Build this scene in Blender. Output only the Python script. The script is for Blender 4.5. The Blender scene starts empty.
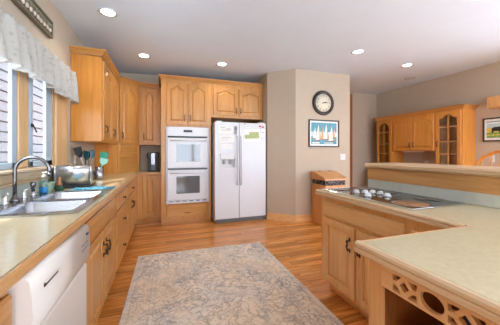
import bpy, bmesh, math, random
from mathutils import Vector, Matrix
random.seed(7)
PI = math.pi
S = bpy.context.scene
COL = S.collection

# ------------------------------------------------------------------ camera, world, sun, exposure
YAW = math.atan(86 / 250)
cam_d = bpy.data.cameras.new('camera'); cam = bpy.data.objects.new('camera', cam_d); COL.objects.link(cam)
cam.location = (0, 0, 1.25); cam.rotation_euler = (PI / 2, 0, -YAW)
cam_d.sensor_fit = 'HORIZONTAL'; cam_d.sensor_width = 36; cam_d.lens = 18.0; cam_d.shift_y = -0.019
cam_d.clip_start = 0.02
S.camera = cam

W = bpy.data.worlds.new('sky'); S.world = W; W.use_nodes = True
wn = W.node_tree; wn.nodes.clear()
w_out = wn.nodes.new('ShaderNodeOutputWorld'); w_bg = wn.nodes.new('ShaderNodeBackground')
w_bg.inputs[0].default_value = (0.865, 0.95, 1.10, 1); w_bg.inputs[1].default_value = 4.6
wn.links.new(w_bg.outputs[0], w_out.inputs[0])

sun_d = bpy.data.lights.new('sun', 'SUN'); sun = bpy.data.objects.new('sun', sun_d); COL.objects.link(sun)
sun_d.energy = 2.6; sun_d.angle = 0.01; sun_d.color = (1, 0.95, 0.86)
sun.rotation_euler = Vector((0.33, 0.52, -0.6)).to_track_quat('-Z', 'Y').to_euler()

def portal(name, loc, rot, sx, sy):
    d = bpy.data.lights.new(name, 'AREA'); d.shape = 'RECTANGLE'; d.size = sx; d.size_y = sy
    d.cycles.is_portal = True
    o = bpy.data.objects.new(name, d); COL.objects.link(o); o.location = loc; o.rotation_euler = rot
portal('window_portal_left', (-1.20, 2.0, 1.66), (0, -PI / 2, 0), 1.1, 2.2)
portal('window_portal_rear', (1.25, -2.78, 1.35), (PI / 2, 0, PI), 2.7, 2.5)
portal('window_portal_side', (5.42, -0.1, 1.35), (0, PI / 2, 0), 2.5, 3.0)
portal('window_portal_dining', (4.0, -2.78, 1.35), (PI / 2, 0, PI), 2.1, 2.5)

S.view_settings.view_transform = 'Standard'; S.view_settings.look = 'None'
S.view_settings.gamma = 1.0; S.view_settings.use_curve_mapping = False
S.view_settings.exposure = 1.1
try:
    S.cycles.use_denoising = True; S.cycles.max_bounces = 10; S.cycles.diffuse_bounces = 6
    S.cycles.caustics_reflective = False; S.cycles.caustics_refractive = False
    S.cycles.sample_clamp_indirect = 6.0
except Exception:
    pass

# ------------------------------------------------------------------ materials
def srgb(r, g, b):
    f = lambda v: (v / 255 / 12.92) if v / 255 <= 0.04045 else ((v / 255 + 0.055) / 1.055) ** 2.4
    return (f(r), f(g), f(b), 1)

class NT:
    def __init__(self, name):
        self.m = bpy.data.materials.new(name); self.m.use_nodes = True
        self.t = self.m.node_tree; self.b = self.t.nodes['Principled BSDF']
    def n(self, typ, **kw):
        x = self.t.nodes.new(typ)
        for k, v in kw.items(): setattr(x, k, v)
        return x
    def l(self, a, b): self.t.links.new(a, b)
    def math(self, op, a, b=None, clamp=False):
        x = self.n('ShaderNodeMath', operation=op); x.use_clamp = clamp
        for i, v in enumerate((a, b)):
            if v is None: continue
            if isinstance(v, (int, float)): x.inputs[i].default_value = v
            else: self.l(v, x.inputs[i])
        return x.outputs[0]
    def mix(self, fac, a, b, blend='MIX'):
        x = self.n('ShaderNodeMix', data_type='RGBA', blend_type=blend)
        for i, v in ((0, fac), (6, a), (7, b)):
            if isinstance(v, (int, float)): x.inputs[i].default_value = v
            elif isinstance(v, tuple): x.inputs[i].default_value = v
            else: self.l(v, x.inputs[i])
        return x.outputs[2]
    def coords(self, scale=(1, 1, 1), loc=(0, 0, 0), rot=(0, 0, 0)):
        tc = self.n('ShaderNodeTexCoord'); mp = self.n('ShaderNodeMapping')
        mp.inputs['Scale'].default_value = scale; mp.inputs['Location'].default_value = loc; mp.inputs['Rotation'].default_value = rot
        self.l(tc.outputs['Object'], mp.inputs[0]); return mp.outputs[0]
    def noise(self, vec, scale, detail=3, rough=0.5, dist=0):
        x = self.n('ShaderNodeTexNoise'); x.inputs['Scale'].default_value = scale
        x.inputs['Detail'].default_value = detail; x.inputs['Roughness'].default_value = rough
        x.inputs['Distortion'].default_value = dist
        self.l(vec, x.inputs['Vector']); return x.outputs['Fac']
    def ramp(self, fac, stops):
        x = self.n('ShaderNodeValToRGB'); e = x.color_ramp.elements
        while len(e) < len(stops): e.new(0.5)
        for i, (p, c) in enumerate(stops): e[i].position = p; e[i].color = c
        self.l(fac, x.inputs[0]); return x.outputs[0]
    def bump(self, h, strength=0.2, dist=0.01):
        x = self.n('ShaderNodeBump'); x.inputs['Strength'].default_value = strength; x.inputs['Distance'].default_value = dist
        self.l(h, x.inputs['Height']); self.l(x.outputs[0], self.b.inputs['Normal'])

def plain(name, col, rough=0.5, metal=0.0, spec=0.5, var=0.06, scale=6, bump=0, coat=0):
    t = NT(name); c = srgb(*col)
    f = t.noise(t.coords(), scale, 4)
    lo = tuple(v * (1 - var) for v in c[:3]) + (1,); hi = tuple(min(1, v * (1 + var)) for v in c[:3]) + (1,)
    t.l(t.ramp(f, [(0.3, lo), (0.7, hi)]), t.b.inputs['Base Color'])
    t.b.inputs['Roughness'].default_value = rough; t.b.inputs['Metallic'].default_value = metal
    t.b.inputs['Specular IOR Level'].default_value = spec
    if coat: t.b.inputs['Coat Weight'].default_value = coat; t.b.inputs['Coat Roughness'].default_value = 0.1
    if bump: t.bump(t.noise(t.coords(), scale * 30, 2), bump, 0.002)
    return t.m

def wood(name, light, dark, axis='z', rough=0.32, ring=0.5, tint=0.12):
    t = NT(name)
    sc = {'z': (14, 14, 0.9), 'x': (0.9, 14, 14), 'y': (14, 0.9, 14)}[axis]
    oi = t.n('ShaderNodeObjectInfo'); tc = t.n('ShaderNodeTexCoord')
    add = t.n('ShaderNodeVectorMath', operation='ADD'); cmb = t.n('ShaderNodeCombineXYZ')
    r9 = t.math('MULTIPLY', oi.outputs['Random'], 9.0)
    for i in range(3): t.l(r9, cmb.inputs[i])
    t.l(tc.outputs['Object'], add.inputs[0]); t.l(cmb.outputs[0], add.inputs[1])
    mp = t.n('ShaderNodeMapping'); mp.inputs['Scale'].default_value = sc; t.l(add.outputs[0], mp.inputs[0])
    a = t.noise(mp.outputs[0], 1.1, 5, 0.6, 0.7)
    mp2 = t.n('ShaderNodeMapping'); mp2.inputs['Scale'].default_value = tuple(v * 5 for v in sc); t.l(add.outputs[0], mp2.inputs[0])
    b = t.noise(mp2.outputs[0], 1.6, 3, 0.6)
    f = t.math('ADD', t.math('MULTIPLY', a, 0.65), t.math('MULTIPLY', b, 0.35))
    L = srgb(*light); D = srgb(*dark)
    M = tuple((L[i] * 0.6 + D[i] * 0.4) for i in range(3)) + (1,)
    c = t.ramp(f, [(0.34, D), (0.47, M), (0.6, L)])
    v = t.math('ADD', t.math('MULTIPLY', oi.outputs['Random'], tint), 1 - tint / 2)
    hsv = t.n('ShaderNodeHueSaturation'); t.l(c, hsv.inputs['Color']); t.l(v, hsv.inputs['Value'])
    t.l(hsv.outputs[0], t.b.inputs['Base Color'])
    t.b.inputs['Roughness'].default_value = rough
    t.b.inputs['Coat Weight'].default_value = 0.25; t.b.inputs['Coat Roughness'].default_value = 0.15
    t.bump(b, 0.08, 0.002)
    return t.m

OAK = wood('honey_oak', (202, 146, 78), (170, 112, 52))
OAKH = wood('honey_oak_horizontal', (202, 146, 78), (170, 112, 52), 'x')
OAKY = wood('honey_oak_edge', (204, 154, 96), (168, 114, 62), 'y')
OAKP = wood('pale_oak', (232, 181, 118), (208, 149, 86))
OAKPH = wood('pale_oak_horizontal', (232, 185, 128), (208, 154, 96), 'x')
OAKPY = wood('pale_oak_edge', (232, 204, 164), (198, 158, 118), 'y')
OAKR = wood('oak_riser', (220, 170, 108), (192, 136, 78), 'y')
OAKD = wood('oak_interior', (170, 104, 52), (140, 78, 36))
GOLD = wood('golden_oak', (216, 148, 66), (190, 120, 46))
BINW = wood('bin_pine', (208, 146, 80), (184, 118, 58))

def floor_mat():
    t = NT('oak_plank_floor')
    tc = t.n('ShaderNodeTexCoord'); sp = t.n('ShaderNodeSeparateXYZ'); t.l(tc.outputs['Object'], sp.inputs[0])
    wdt = 0.083
    ry = t.math('DIVIDE', sp.outputs[1], wdt); row = t.math('FLOOR', ry); fy = t.math('FRACT', ry)
    wn_ = t.n('ShaderNodeTexWhiteNoise', noise_dimensions='1D'); t.l(row, wn_.inputs['W'])
    rx = t.math('ADD', t.math('DIVIDE', sp.outputs[0], 1.1), t.math('MULTIPLY', wn_.outputs[0], 7.3))
    colx = t.math('FLOOR', rx); fx = t.math('FRACT', rx)
    w2 = t.n('ShaderNodeTexWhiteNoise', noise_dimensions='2D'); cb = t.n('ShaderNodeCombineXYZ')
    t.l(row, cb.inputs[0]); t.l(colx, cb.inputs[1]); t.l(cb.outputs[0], w2.inputs['Vector'])
    off = t.n('ShaderNodeCombineXYZ'); t.l(t.math('MULTIPLY', w2.outputs[0], 20), off.inputs[2]); t.l(t.math('MULTIPLY', w2.outputs[0], 31), off.inputs[0])
    ad = t.n('ShaderNodeVectorMath', operation='ADD'); t.l(tc.outputs['Object'], ad.inputs[0]); t.l(off.outputs[0], ad.inputs[1])
    mp = t.n('ShaderNodeMapping'); mp.inputs['Scale'].default_value = (1.6, 22, 22); t.l(ad.outputs[0], mp.inputs[0])
    g = t.noise(mp.outputs[0], 1.3, 5, 0.65, 0.8)
    c = t.ramp(g, [(0.3, srgb(156, 90, 34)), (0.5, srgb(204, 132, 62)), (0.68, srgb(230, 170, 98))])
    tone = t.ramp(w2.outputs[0], [(0, (0.72, 0.68, 0.62, 1)), (0.6, (1, 1, 1, 1)), (1, (1.18, 1.14, 1.08, 1))])
    c = t.mix(1.0, c, tone, 'MULTIPLY')
    e1 = t.math('LESS_THAN', fy, 0.025); e2 = t.math('LESS_THAN', fx, 0.0022)
    e = t.math('MAXIMUM', e1, e2)
    c = t.mix(t.math('MULTIPLY', e, 0.65), c, srgb(82, 42, 16))
    t.l(c, t.b.inputs['Base Color'])
    t.b.inputs['Roughness'].default_value = 0.24
    t.l(t.math('ADD', t.math('MULTIPLY', g, 0.16), 0.14), t.b.inputs['Roughness'])
    t.bump(t.math('SUBTRACT', t.math('MULTIPLY', g, 0.4), e), 0.12, 0.002)
    return t.m
FLOOR = floor_mat()

def rug_mat():
    t = NT('faded_oriental_rug')
    tc = t.n('ShaderNodeTexCoord'); sp = t.n('ShaderNodeSeparateXYZ'); t.l(tc.outputs['Object'], sp.inputs[0])
    O = t.coords()
    def contour(scale, width, lvl=0.5, dist=1.2):
        n = t.noise(O, scale, 2.2, 0.5, dist)
        d = t.math('ABSOLUTE', t.math('SUBTRACT', n, lvl))
        return t.math('SUBTRACT', 1.0, t.math('DIVIDE', d, width), True)
    base = t.ramp(t.noise(O, 3.2, 4), [(0.3, srgb(212, 202, 190)), (0.5, srgb(228, 212, 194)), (0.7, srgb(238, 222, 202))])
    worn = t.noise(O, 2.3, 5, 0.6)
    curls = t.math('MAXIMUM', contour(8, 0.04), t.math('MAXIMUM', contour(12, 0.04, 0.45), contour(6, 0.03, 0.56)))
    fine = t.noise(O, 55, 3, 0.7)
    curls = t.math('MULTIPLY', curls, t.math('MULTIPLY', t.ramp(worn, [(0.35, (0.35,) * 3 + (1,)), (0.55, (1,) * 3 + (1,))]), t.math('ADD', t.math('MULTIPLY', fine, 0.8), 0.5)), True)
    c = t.mix(t.math('MULTIPLY', curls, 0.85), base, srgb(98, 94, 98))
    blot = t.ramp(t.noise(O, 5.0, 4, 0.6, 0.5), [(0.52, (0, 0, 0, 1)), (0.66, (1, 1, 1, 1))])
    c = t.mix(t.math('MULTIPLY', blot, 0.2), c, srgb(138, 138, 150))
    warm = t.ramp(t.noise(O, 1.7, 3, 0.6), [(0.45, (0, 0, 0, 1)), (0.65, (1, 1, 1, 1))])
    c = t.mix(t.math('MULTIPLY', warm, 0.45), c, srgb(222, 192, 152))
    # border bands (object space, half sizes 0.775 x 1.21)
    ax = t.math('SUBTRACT', 0.775, t.math('ABSOLUTE', sp.outputs[0])); ay = t.math('SUBTRACT', 1.22, t.math('ABSOLUTE', sp.outputs[1]))
    d = t.math('MINIMUM', ax, ay)
    band = lambda a, b: t.math('MULTIPLY', t.math('GREATER_THAN', d, a), t.math('LESS_THAN', d, b))
    c = t.mix(t.math('MULTIPLY', band(0.0, 0.035), 0.4), c, srgb(206, 200, 196))
    for a, b in ((0.045, 0.055), (0.19, 0.2), (0.225, 0.232)):
        c = t.mix(t.math('MULTIPLY', band(a, b), t.math('MULTIPLY', worn, 0.6)), c, srgb(140, 138, 144))
    c = t.mix(t.math('MULTIPLY', fine, 0.1), c, srgb(236, 230, 220))
    t.l(c, t.b.inputs['Base Color']); t.b.inputs['Roughness'].default_value = 0.95
    t.b.inputs['Specular IOR Level'].default_value = 0.1
    t.bump(t.noise(O, 160, 2), 0.5, 0.004)
    return t.m
RUG = rug_mat()

WALL = plain('taupe_wall_paint', (188, 174, 155), 0.85, spec=0.2, var=0.02, bump=0.04)
CEIL = plain('white_ceiling_paint', (220, 235, 250), 0.8, spec=0.25, var=0.015, scale=3, bump=0.06)
LAM = plain('beige_laminate', (212, 197, 160), 0.16, spec=0.6, var=0.05, scale=60)
WHITE = plain('white_enamel', (214, 216, 220), 0.25, var=0.01)
WHITEP = plain('white_plastic', (216, 217, 216), 0.4, var=0.01)
DWASH = plain('white_dishwasher_enamel', (216, 208, 198), 0.3, var=0.01)
STEEL = plain('brushed_stainless_steel', (172, 174, 179), 0.22, metal=1.0, var=0.05, scale=40)
SATIN = plain('satin_steel', (222, 224, 228), 0.3, metal=1.0, var=0.03)
CHROME = plain('polished_chrome', (226, 228, 232), 0.12, metal=1.0, var=0.01)
NICKEL = plain('dark_brushed_nickel', (126, 126, 130), 0.25, metal=1.0, var=0.04)
BRONZE = plain('antique_bronze', (74, 62, 52), 0.4, metal=0.8, var=0.2, scale=40)
BLACK = plain('black_plastic', (26, 26, 28), 0.4, var=0.1)
BLKGL = plain('black_ceramic_glass', (18, 18, 20), 0.06, var=0.05, spec=0.8)
GREYM = plain('grey_vent_metal', (96, 98, 100), 0.45, var=0.05)
DGLASS = plain('dark_oven_glass', (92, 98, 100), 0.06, var=0.03, spec=0.9)
BURN = plain('brown_burner_zone', (150, 98, 46), 0.3, var=0.2, scale=30, spec=0.7)  # brown fill for one burner disc
RING = plain('burner_ring_print', (150, 146, 140), 0.2, var=0.05)
BACKSP = plain('pale_green_backsplash_tile', (206, 212, 202), 0.3, var=0.05, scale=20)
SIDING = plain('greyish_lap_siding_paint', (86, 79, 80), 0.8, var=0.04)
GAPD = plain('siding_gap_shade', (48, 38, 36), 0.9)
SASH = plain('pale_blue_vinyl_sash', (172, 194, 212), 0.4, var=0.02)
CASE = wood('window_casing_oak', (226, 190, 140), (200, 158, 106))
SILLW = wood('window_sill_oak', (226, 206, 172), (196, 166, 124), 'y')
BLKF = plain('black_frame_paint', (30, 27, 25), 0.35, var=0.1)
CLKF = plain('dark_brown_clock_rim', (44, 34, 28), 0.3, var=0.15)
CREAM = plain('cream_clock_face', (226, 218, 196), 0.6, var=0.03)
PAPER = plain('white_paper', (236, 236, 232), 0.8, var=0.02)
TEAL = plain('teal_print', (92, 152, 168), 0.7, var=0.25, scale=25)
SKYP = plain('pale_sky_print', (188, 210, 214), 0.7, var=0.1, scale=20)
SAILW = plain('sail_white_print', (236, 230, 218), 0.7, var=0.04)
SAILT = plain('sail_tan_print', (206, 160, 116), 0.7, var=0.1)
GREENP = plain('meadow_green_print', (128, 164, 84), 0.7, var=0.3, scale=30)
YELP = plain('straw_yellow_print', (214, 196, 96), 0.7, var=0.25, scale=30)
MOSSP = plain('moss_green_print', (176, 190, 128), 0.7, var=0.3, scale=60)
GREYP = plain('grey_print', (150, 152, 156), 0.7, var=0.15, scale=60)
REDP = plain('red_print', (190, 50, 70), 0.6)
TEALP = plain('dark_teal_plastic', (20, 84, 98), 0.4, var=0.08)
GREEN = plain('green_plastic', (24, 142, 108), 0.4, var=0.06)
MINT = plain('mint_plastic', (150, 214, 200), 0.4)
CERAM = plain('glazed_stoneware', (206, 202, 192), 0.35, var=0.06)
SAGE = plain('sage_ceramic', (168, 196, 170), 0.35, var=0.05)
BLUEL = plain('blue_dish_soap', (40, 150, 214), 0.15, var=0.05)
PURPLE = plain('lavender_cloth', (128, 120, 176), 0.9, var=0.1, scale=30)
DKCLOTH = None
ORN = plain('dark_bronze_green_carving', (104, 100, 84), 0.55, var=0.25, scale=30)
ORNB = plain('pale_bead_paint', (206, 190, 176), 0.55, var=0.1)
FIRE = plain('redwood_stain', (150, 62, 36), 0.4, var=0.1)

def emit(name, col, st):
    t = NT(name); t.b.inputs['Base Color'].default_value = col
    t.b.inputs['Emission Color'].default_value = col; t.b.inputs['Emission Strength'].default_value = st
    return t.m
LAMP = emit('lamp_lens', (1, 0.95, 0.86, 1), 6.0)
UCL = WHITEP

def glass(name, tint=(0.96, 0.98, 0.98, 1), refl=0.04):
    t = NT(name); t.t.nodes.remove(t.b)
    out = [n for n in t.t.nodes if n.type == 'OUTPUT_MATERIAL'][0]
    tr = t.n('ShaderNodeBsdfTransparent'); tr.inputs[0].default_value = tint
    gl = t.n('ShaderNodeBsdfGlossy'); gl.inputs['Roughness'].default_value = 0.02
    lw = t.n('ShaderNodeLayerWeight'); f = t.math('ADD', t.math('MULTIPLY', t.math('POWER', lw.outputs['Facing'], 5.0), 0.4), refl)
    mx = t.n('ShaderNodeMixShader'); t.l(f, mx.inputs[0]); t.l(tr.outputs[0], mx.inputs[1]); t.l(gl.outputs[0], mx.inputs[2])
    t.l(mx.outputs[0], out.inputs[0]); return t.m
GLASS = glass('clear_pane_glass')
BOTTLE = glass('clear_bottle_plastic', (0.88, 0.94, 0.97, 1))

def lace_mat():
    t = NT('white_lace_fabric')
    O = t.coords()
    v = t.n('ShaderNodeTexVoronoi'); v.inputs['Scale'].default_value = 26; t.l(O, v.inputs['Vector'])
    p = t.ramp(v.outputs['Distance'], [(0.1, srgb(182, 178, 170)), (0.45, srgb(208, 205, 198))])
    f = t.ramp(t.noise(O, 9, 4, 0.6, 1.0), [(0.42, (0, 0, 0, 1)), (0.56, (1, 1, 1, 1))])
    c = t.mix(t.math('MULTIPLY', f, 0.6), p, srgb(212, 209, 203))
    t.l(c, t.b.inputs['Base Color']); t.b.inputs['Roughness'].default_value = 0.9
    t.b.inputs['Specular IOR Level'].default_value = 0.1
    out = [n for n in t.t.nodes if n.type == 'OUTPUT_MATERIAL'][0]
    tl = t.n('ShaderNodeBsdfTranslucent'); t.l(c, tl.inputs[0])
    mx = t.n('ShaderNodeMixShader'); mx.inputs[0].default_value = 0.35
    t.l(t.b.outputs[0], mx.inputs[1]); t.l(tl.outputs[0], mx.inputs[2]); t.l(mx.outputs[0], out.inputs[0])
    return t.m
LACE = lace_mat()

def speckle(name, a, b, scale):
    t = NT(name)
    f = t.noise(t.coords(), scale, 3, 0.6, 0.8)
    t.l(t.ramp(f, [(0.47, srgb(*a)), (0.56, srgb(*b))]), t.b.inputs['Base Color']); t.b.inputs['Roughness'].default_value = 0.85
    return t.m
DKCLOTH = speckle('dark_floral_cloth', (34, 32, 36), (120, 112, 112), 34)
TOWEL = speckle('teal_dish_cloth', (44, 112, 138), (104, 164, 184), 40)

# ------------------------------------------------------------------ mesh helpers
class MB:
    def __init__(self): self.b = bmesh.new()
    def _mat(self, faces, mi, smooth=False):
        for f in faces: f.material_index = mi; f.smooth = smooth
    def box(self, a, b, bev=0.0, mi=0, M=None, seg=1):
        x0, y0, z0 = (min(a[i], b[i]) for i in range(3)); x1, y1, z1 = (max(a[i], b[i]) for i in range(3))
        vs = [self.b.verts.new(p) for p in ((x0, y0, z0), (x1, y0, z0), (x1, y1, z0), (x0, y1, z0), (x0, y0, z1), (x1, y0, z1), (x1, y1, z1), (x0, y1, z1))]
        fs = [self.b.faces.new([vs[i] for i in q]) for q in ((0, 3, 2, 1), (4, 5, 6, 7), (0, 1, 5, 4), (1, 2, 6, 5), (2, 3, 7, 6), (3, 0, 4, 7))]
        self._mat(fs, mi)
        if bev:
            ed = list({e for f in fs for e in f.edges})
            r = bmesh.ops.bevel(self.b, geom=ed, offset=bev, segments=seg, profile=0.5, affect='EDGES')
            self._mat(r['faces'], mi, seg > 1)
            vs = list({v for v in r['verts']} | {v for v in vs if v.is_valid})
        if M is not None: bmesh.ops.transform(self.b, matrix=M, verts=[v for v in vs if v.is_valid])
        return self
    def prism(self, pts, axis, a, b, mi=0, smooth=False):
        """closed polygon (2D) extruded along axis from a to b; 2D order: x->(y,z), y->(x,z), z->(x,y)"""
        def P(u, v, w): return {'x': (w, u, v), 'y': (u, w, v), 'z': (u, v, w)}[axis]
        A = [self.b.verts.new(P(u, v, a)) for u, v in pts]; B = [self.b.verts.new(P(u, v, b)) for u, v in pts]
        n = len(pts); fs = [self.b.faces.new(A), self.b.faces.new(B[::-1])]; side = []
        for i in range(n): side.append(self.b.faces.new((A[i], B[i], B[(i + 1) % n], A[(i + 1) % n])))
        self._mat(fs, mi); self._mat(side, mi, smooth); return self
    def cyl(self, p0, p1, r0, r1=None, n=20, mi=0, caps=True):
        return self.tube([p0, p1], [r0, r0 if r1 is None else r1], n, mi, caps)
    def tube(self, pts, rad, n=10, mi=0, caps=True):
        pts = [Vector(p) for p in pts]
        if not isinstance(rad, (list, tuple)): rad = [rad] * len(pts)
        rings = []; up = None
        for i, p in enumerate(pts):
            d = (pts[min(i + 1, len(pts) - 1)] - pts[max(i - 1, 0)])
            d = d.normalized() if d.length > 1e-9 else Vector((0, 0, 1))
            if up is None: up = d.orthogonal().normalized()
            else:
                up = (up - d * up.dot(d)); up = up.normalized() if up.length > 1e-6 else d.orthogonal().normalized()
            w = d.cross(up)
            rings.append([self.b.verts.new(p + (up * math.cos(2 * PI * k / n) + w * math.sin(2 * PI * k / n)) * rad[i]) for k in range(n)])
        fs = []
        for A, B in zip(rings, rings[1:]):
            for k in range(n): fs.append(self.b.faces.new((A[k], A[(k + 1) % n], B[(k + 1) % n], B[k])))
        self._mat(fs, mi, True)
        if caps: self._mat([self.b.faces.new(rings[0][::-1]), self.b.faces.new(rings[-1])], mi)
        return self
    def lathe(self, prof, c=(0, 0, 0), n=24, mi=0, M=None, closed=False):
        """profile [(r,z)] about z through c"""
        rings = []; c = Vector(c); allv = []
        for r, z in prof:
            ring = [self.b.verts.new((c.x + max(r, 1e-4) * math.cos(2 * PI * k / n), c.y + max(r, 1e-4) * math.sin(2 * PI * k / n), c.z + z)) for k in range(n)]
            rings.append(ring); allv += ring
        fs = []
        for A, B in zip(rings, rings[1:]):
            for k in range(n): fs.append(self.b.faces.new((A[k], A[(k + 1) % n], B[(k + 1) % n], B[k])))
        self._mat(fs, mi, True)
        if not closed: self._mat([self.b.faces.new(rings[0][::-1]), self.b.faces.new(rings[-1])], mi)
        if M is not None: bmesh.ops.transform(self.b, matrix=M, verts=allv)
        return self
    def poly(self, pts, mi=0):
        self._mat([self.b.faces.new([self.b.verts.new(p) for p in pts])], mi); return self
    def sphere(self, c, r, mi=0, seg=12, sc=(1, 1, 1)):
        M = Matrix.Translation(c) @ Matrix.Diagonal((sc[0], sc[1], sc[2], 1))
        r_ = bmesh.ops.create_uvsphere(self.b, u_segments=seg, v_segments=max(6, seg // 2), radius=r, matrix=M)
        for v in r_['verts']:
            for f in v.link_faces: f.material_index = mi; f.smooth = True
        return self
    def build(self, name, mats, parent=None, loc=None, fix=True):
        if fix: bmesh.ops.recalc_face_normals(self.b, faces=self.b.faces[:])
        me = bpy.data.meshes.new(name); self.b.to_mesh(me); self.b.free()
        for m in (mats if isinstance(mats, (list, tuple)) else [mats]): me.materials.append(m)
        o = bpy.data.objects.new(name, me); COL.objects.link(o)
        if parent is not None: o.parent = parent
        if loc is not None: o.location = loc
        return o

def tag(o, label, cat, group=None, kind=None):
    if label: o['label'] = label
    if cat: o['category'] = cat
    if group: o['group'] = group
    if kind: o['kind'] = kind
    return o
def thing(name, label, cat, loc=(0, 0, 0), rz=0.0, group=None):
    o = bpy.data.objects.new(name, None); COL.objects.link(o); o.location = loc; o.rotation_euler = (0, 0, rz)
    o.empty_display_size = 0.1
    return tag(o, label, cat, group)
def struct(name, mb, mats, parent=None):
    o = mb.build(name, mats, parent)
    if parent is None: o['kind'] = 'structure'
    return o
def dup(root, loc, rz=None, label=None):
    r = root.copy(); COL.objects.link(r); r.location = loc
    if rz is not None: r.rotation_euler = (0, 0, rz)
    if label: r['label'] = label
    for ch in list(root.children):
        c = ch.copy(); COL.objects.link(c); c.parent = r
        for g in list(ch.children):
            d = g.copy(); COL.objects.link(d); d.parent = c
    return r

# ------------------------------------------------------------------ room shell
XL, XR, YB, YR, HC = -1.06, 5.25, 5.25, -2.6, 2.77
struct('floor', MB().box((-1.3, -2.8, -0.12), (5.5, 5.5, 0)), FLOOR)
struct('ceiling', MB().box((-1.3, -2.8, HC), (5.5, 5.5, HC + 0.12)), CEIL)
# left wall with the kitchen window opening
WY0, WY1, WZ0, WZ1 = 0.95, 3.06, 1.13, 2.12
m = MB()
WYO = WY1 + 0.27
m.box((XL - 0.1, -2.8, 0), (XL, WY0, HC)); m.box((XL - 0.1, WYO, 0), (XL, 5.5, HC))
m.box((XL - 0.1, WY0, 0), (XL, WYO, WZ0)); m.box((XL - 0.1, WY0, WZ1), (XL, WYO, HC))
struct('wall_left', m, WALL)
struct('wall_back', MB().box((XL, YB, 0), (1.84, YB + 0.15, HC)), WALL)
# block carrying the angled wall and the clock wall
AX, AY, BX, BY, CX = 1.845, 4.36, 2.238, 3.985, 3.435
struct('wall_angled', MB().prism([(AX, AY), (BX, BY), (CX, BY), (CX, BY + 0.14), (BX + 0.06, BY + 0.14), (AX + 0.14, AY + 0.06), (AX + 0.14, YB + 0.15), (AX, YB + 0.15)], 'z', 0, HC), WALL)
struct('wall_far', MB().box((CX - 1.3, 5.1, 0), (XR, 5.24, HC)), WALL)
m = MB()
for y0, y1, z0, z1 in ((YR - 0.2, -1.6, 0, HC), (1.4, 5.5, 0, HC), (-1.6, 1.4, 0, 0.12), (-1.6, 1.4, 2.6, HC)): m.box((XR, y0, z0), (XR + 0.15, y1, z1))
struct('wall_right', m, WALL)
m = MB()
for y0, y1, z0, z1 in ((-1.6, -1.54, 0.12, 2.6), (1.34, 1.4, 0.12, 2.6), (-0.14, -0.06, 0.12, 2.6), (-1.6, 1.4, 0.12, 0.18), (-1.6, 1.4, 2.54, 2.6)): m.box((XR + 0.03, y0, z0), (XR + 0.1, y1, z1))
w = struct('window_4', m, CASE)  # unseen side window, added to brighten the ceiling and left cabinets
MB().box((XR + 0.064, -1.55, 0.17), (XR + 0.07, 1.35, 2.55)).build('pane', GLASS, w)
# rear wall, behind the camera, with two unseen windows, inferred, then enlarged for brightness
m = MB(); y0, y1 = YR - 0.15, YR
for x0, x1, z0, z1 in ((XL, -0.1, 0, HC), (2.6, 2.95, 0, HC), (5.05, XR, 0, HC), (-0.1, 2.6, 0, 0.12), (-0.1, 2.6, 2.6, HC), (2.95, 5.05, 0, 0.12), (2.95, 5.05, 2.6, HC)):
    m.box((x0, y0, z0), (x1, y1, z1))
struct('wall_rear', m, WALL)
for i, (x0, x1) in enumerate(((-0.1, 2.6), (2.95, 5.05))):
    m = MB(); z0, z1 = 0.12, 2.6
    for a, b in (((x0, z0), (x0 + 0.06, z1)), ((x1 - 0.06, z0), (x1, z1)), ((x0, z0), (x1, z0 + 0.06)), ((x0, z1 - 0.06), (x1, z1)), (((x0 + x1) / 2 - 0.04, z0), ((x0 + x1) / 2 + 0.04, z1))):
        m.box((a[0], YR - 0.1, a[1]), (b[0], YR - 0.03, b[1]))
    w = struct('window_%d' % (i + 2), m, CASE)
    MB().box((x0 + 0.05, YR - 0.07, z0 + 0.05), (x1 - 0.05, YR - 0.064, z1 - 0.05)).build('pane', GLASS, w)

# baseboards
def baseboard(name, p, q, h=0.13, t=0.016, nrm=None):
    p = Vector(p); q = Vector(q); d = (q - p).normalized(); n = Vector((d.y, -d.x)) if nrm is None else Vector(nrm)
    pts = [p, q, q + n * t, p + n * t]
    mb = MB().prism([(v.x, v.y) for v in pts], 'z', 0, h - 0.012)
    pts2 = [p, q, q + n * t * 0.5, p + n * t * 0.5]
    mb.prism([(v.x, v.y) for v in pts2], 'z', h - 0.012, h)
    return struct(name, mb, OAKPH)
baseboard('baseboard_angled', (AX, AY - 0.001), (BX, BY - 0.001))
baseboard('baseboard_clock', (BX, BY - 0.001), (CX, BY - 0.001))
baseboard('baseboard_far', (4.447, 5.099), (5.2, 5.099))
baseboard('baseboard_right', (XR - 0.001, 2.86), (XR - 0.001, 1.45), nrm=(-1, 0))
# door casing on the far wall, half hidden by the end of the clock wall
m = MB()
m.box((4.37, 5.06, 0), (4.445, 5.099, 2.72), 0.004); m.box((3.5, 5.06, 2.64), (4.37, 5.099, 2.72), 0.004); m.box((3.5, 5.06, 0), (3.575, 5.099, 2.64), 0.004)
d = struct('door_1', m, OAKD)
MB().box((3.58, 5.075, 0.005), (4.365, 5.098, 2.635)).build('door_leaf', OAK, d)

# ------------------------------------------------------------------ kitchen window (left wall)
m = MB()
JX = XL - 0.04
m.box((JX, WY1 - 0.025, WZ0), (XL + 0.001, WY1, WZ1)); m.box((JX, WY0, WZ0), (XL + 0.001, WY0 + 0.025, WZ1))
m.box((JX, WY0, WZ1 - 0.025), (XL, WY1, WZ1))
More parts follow.
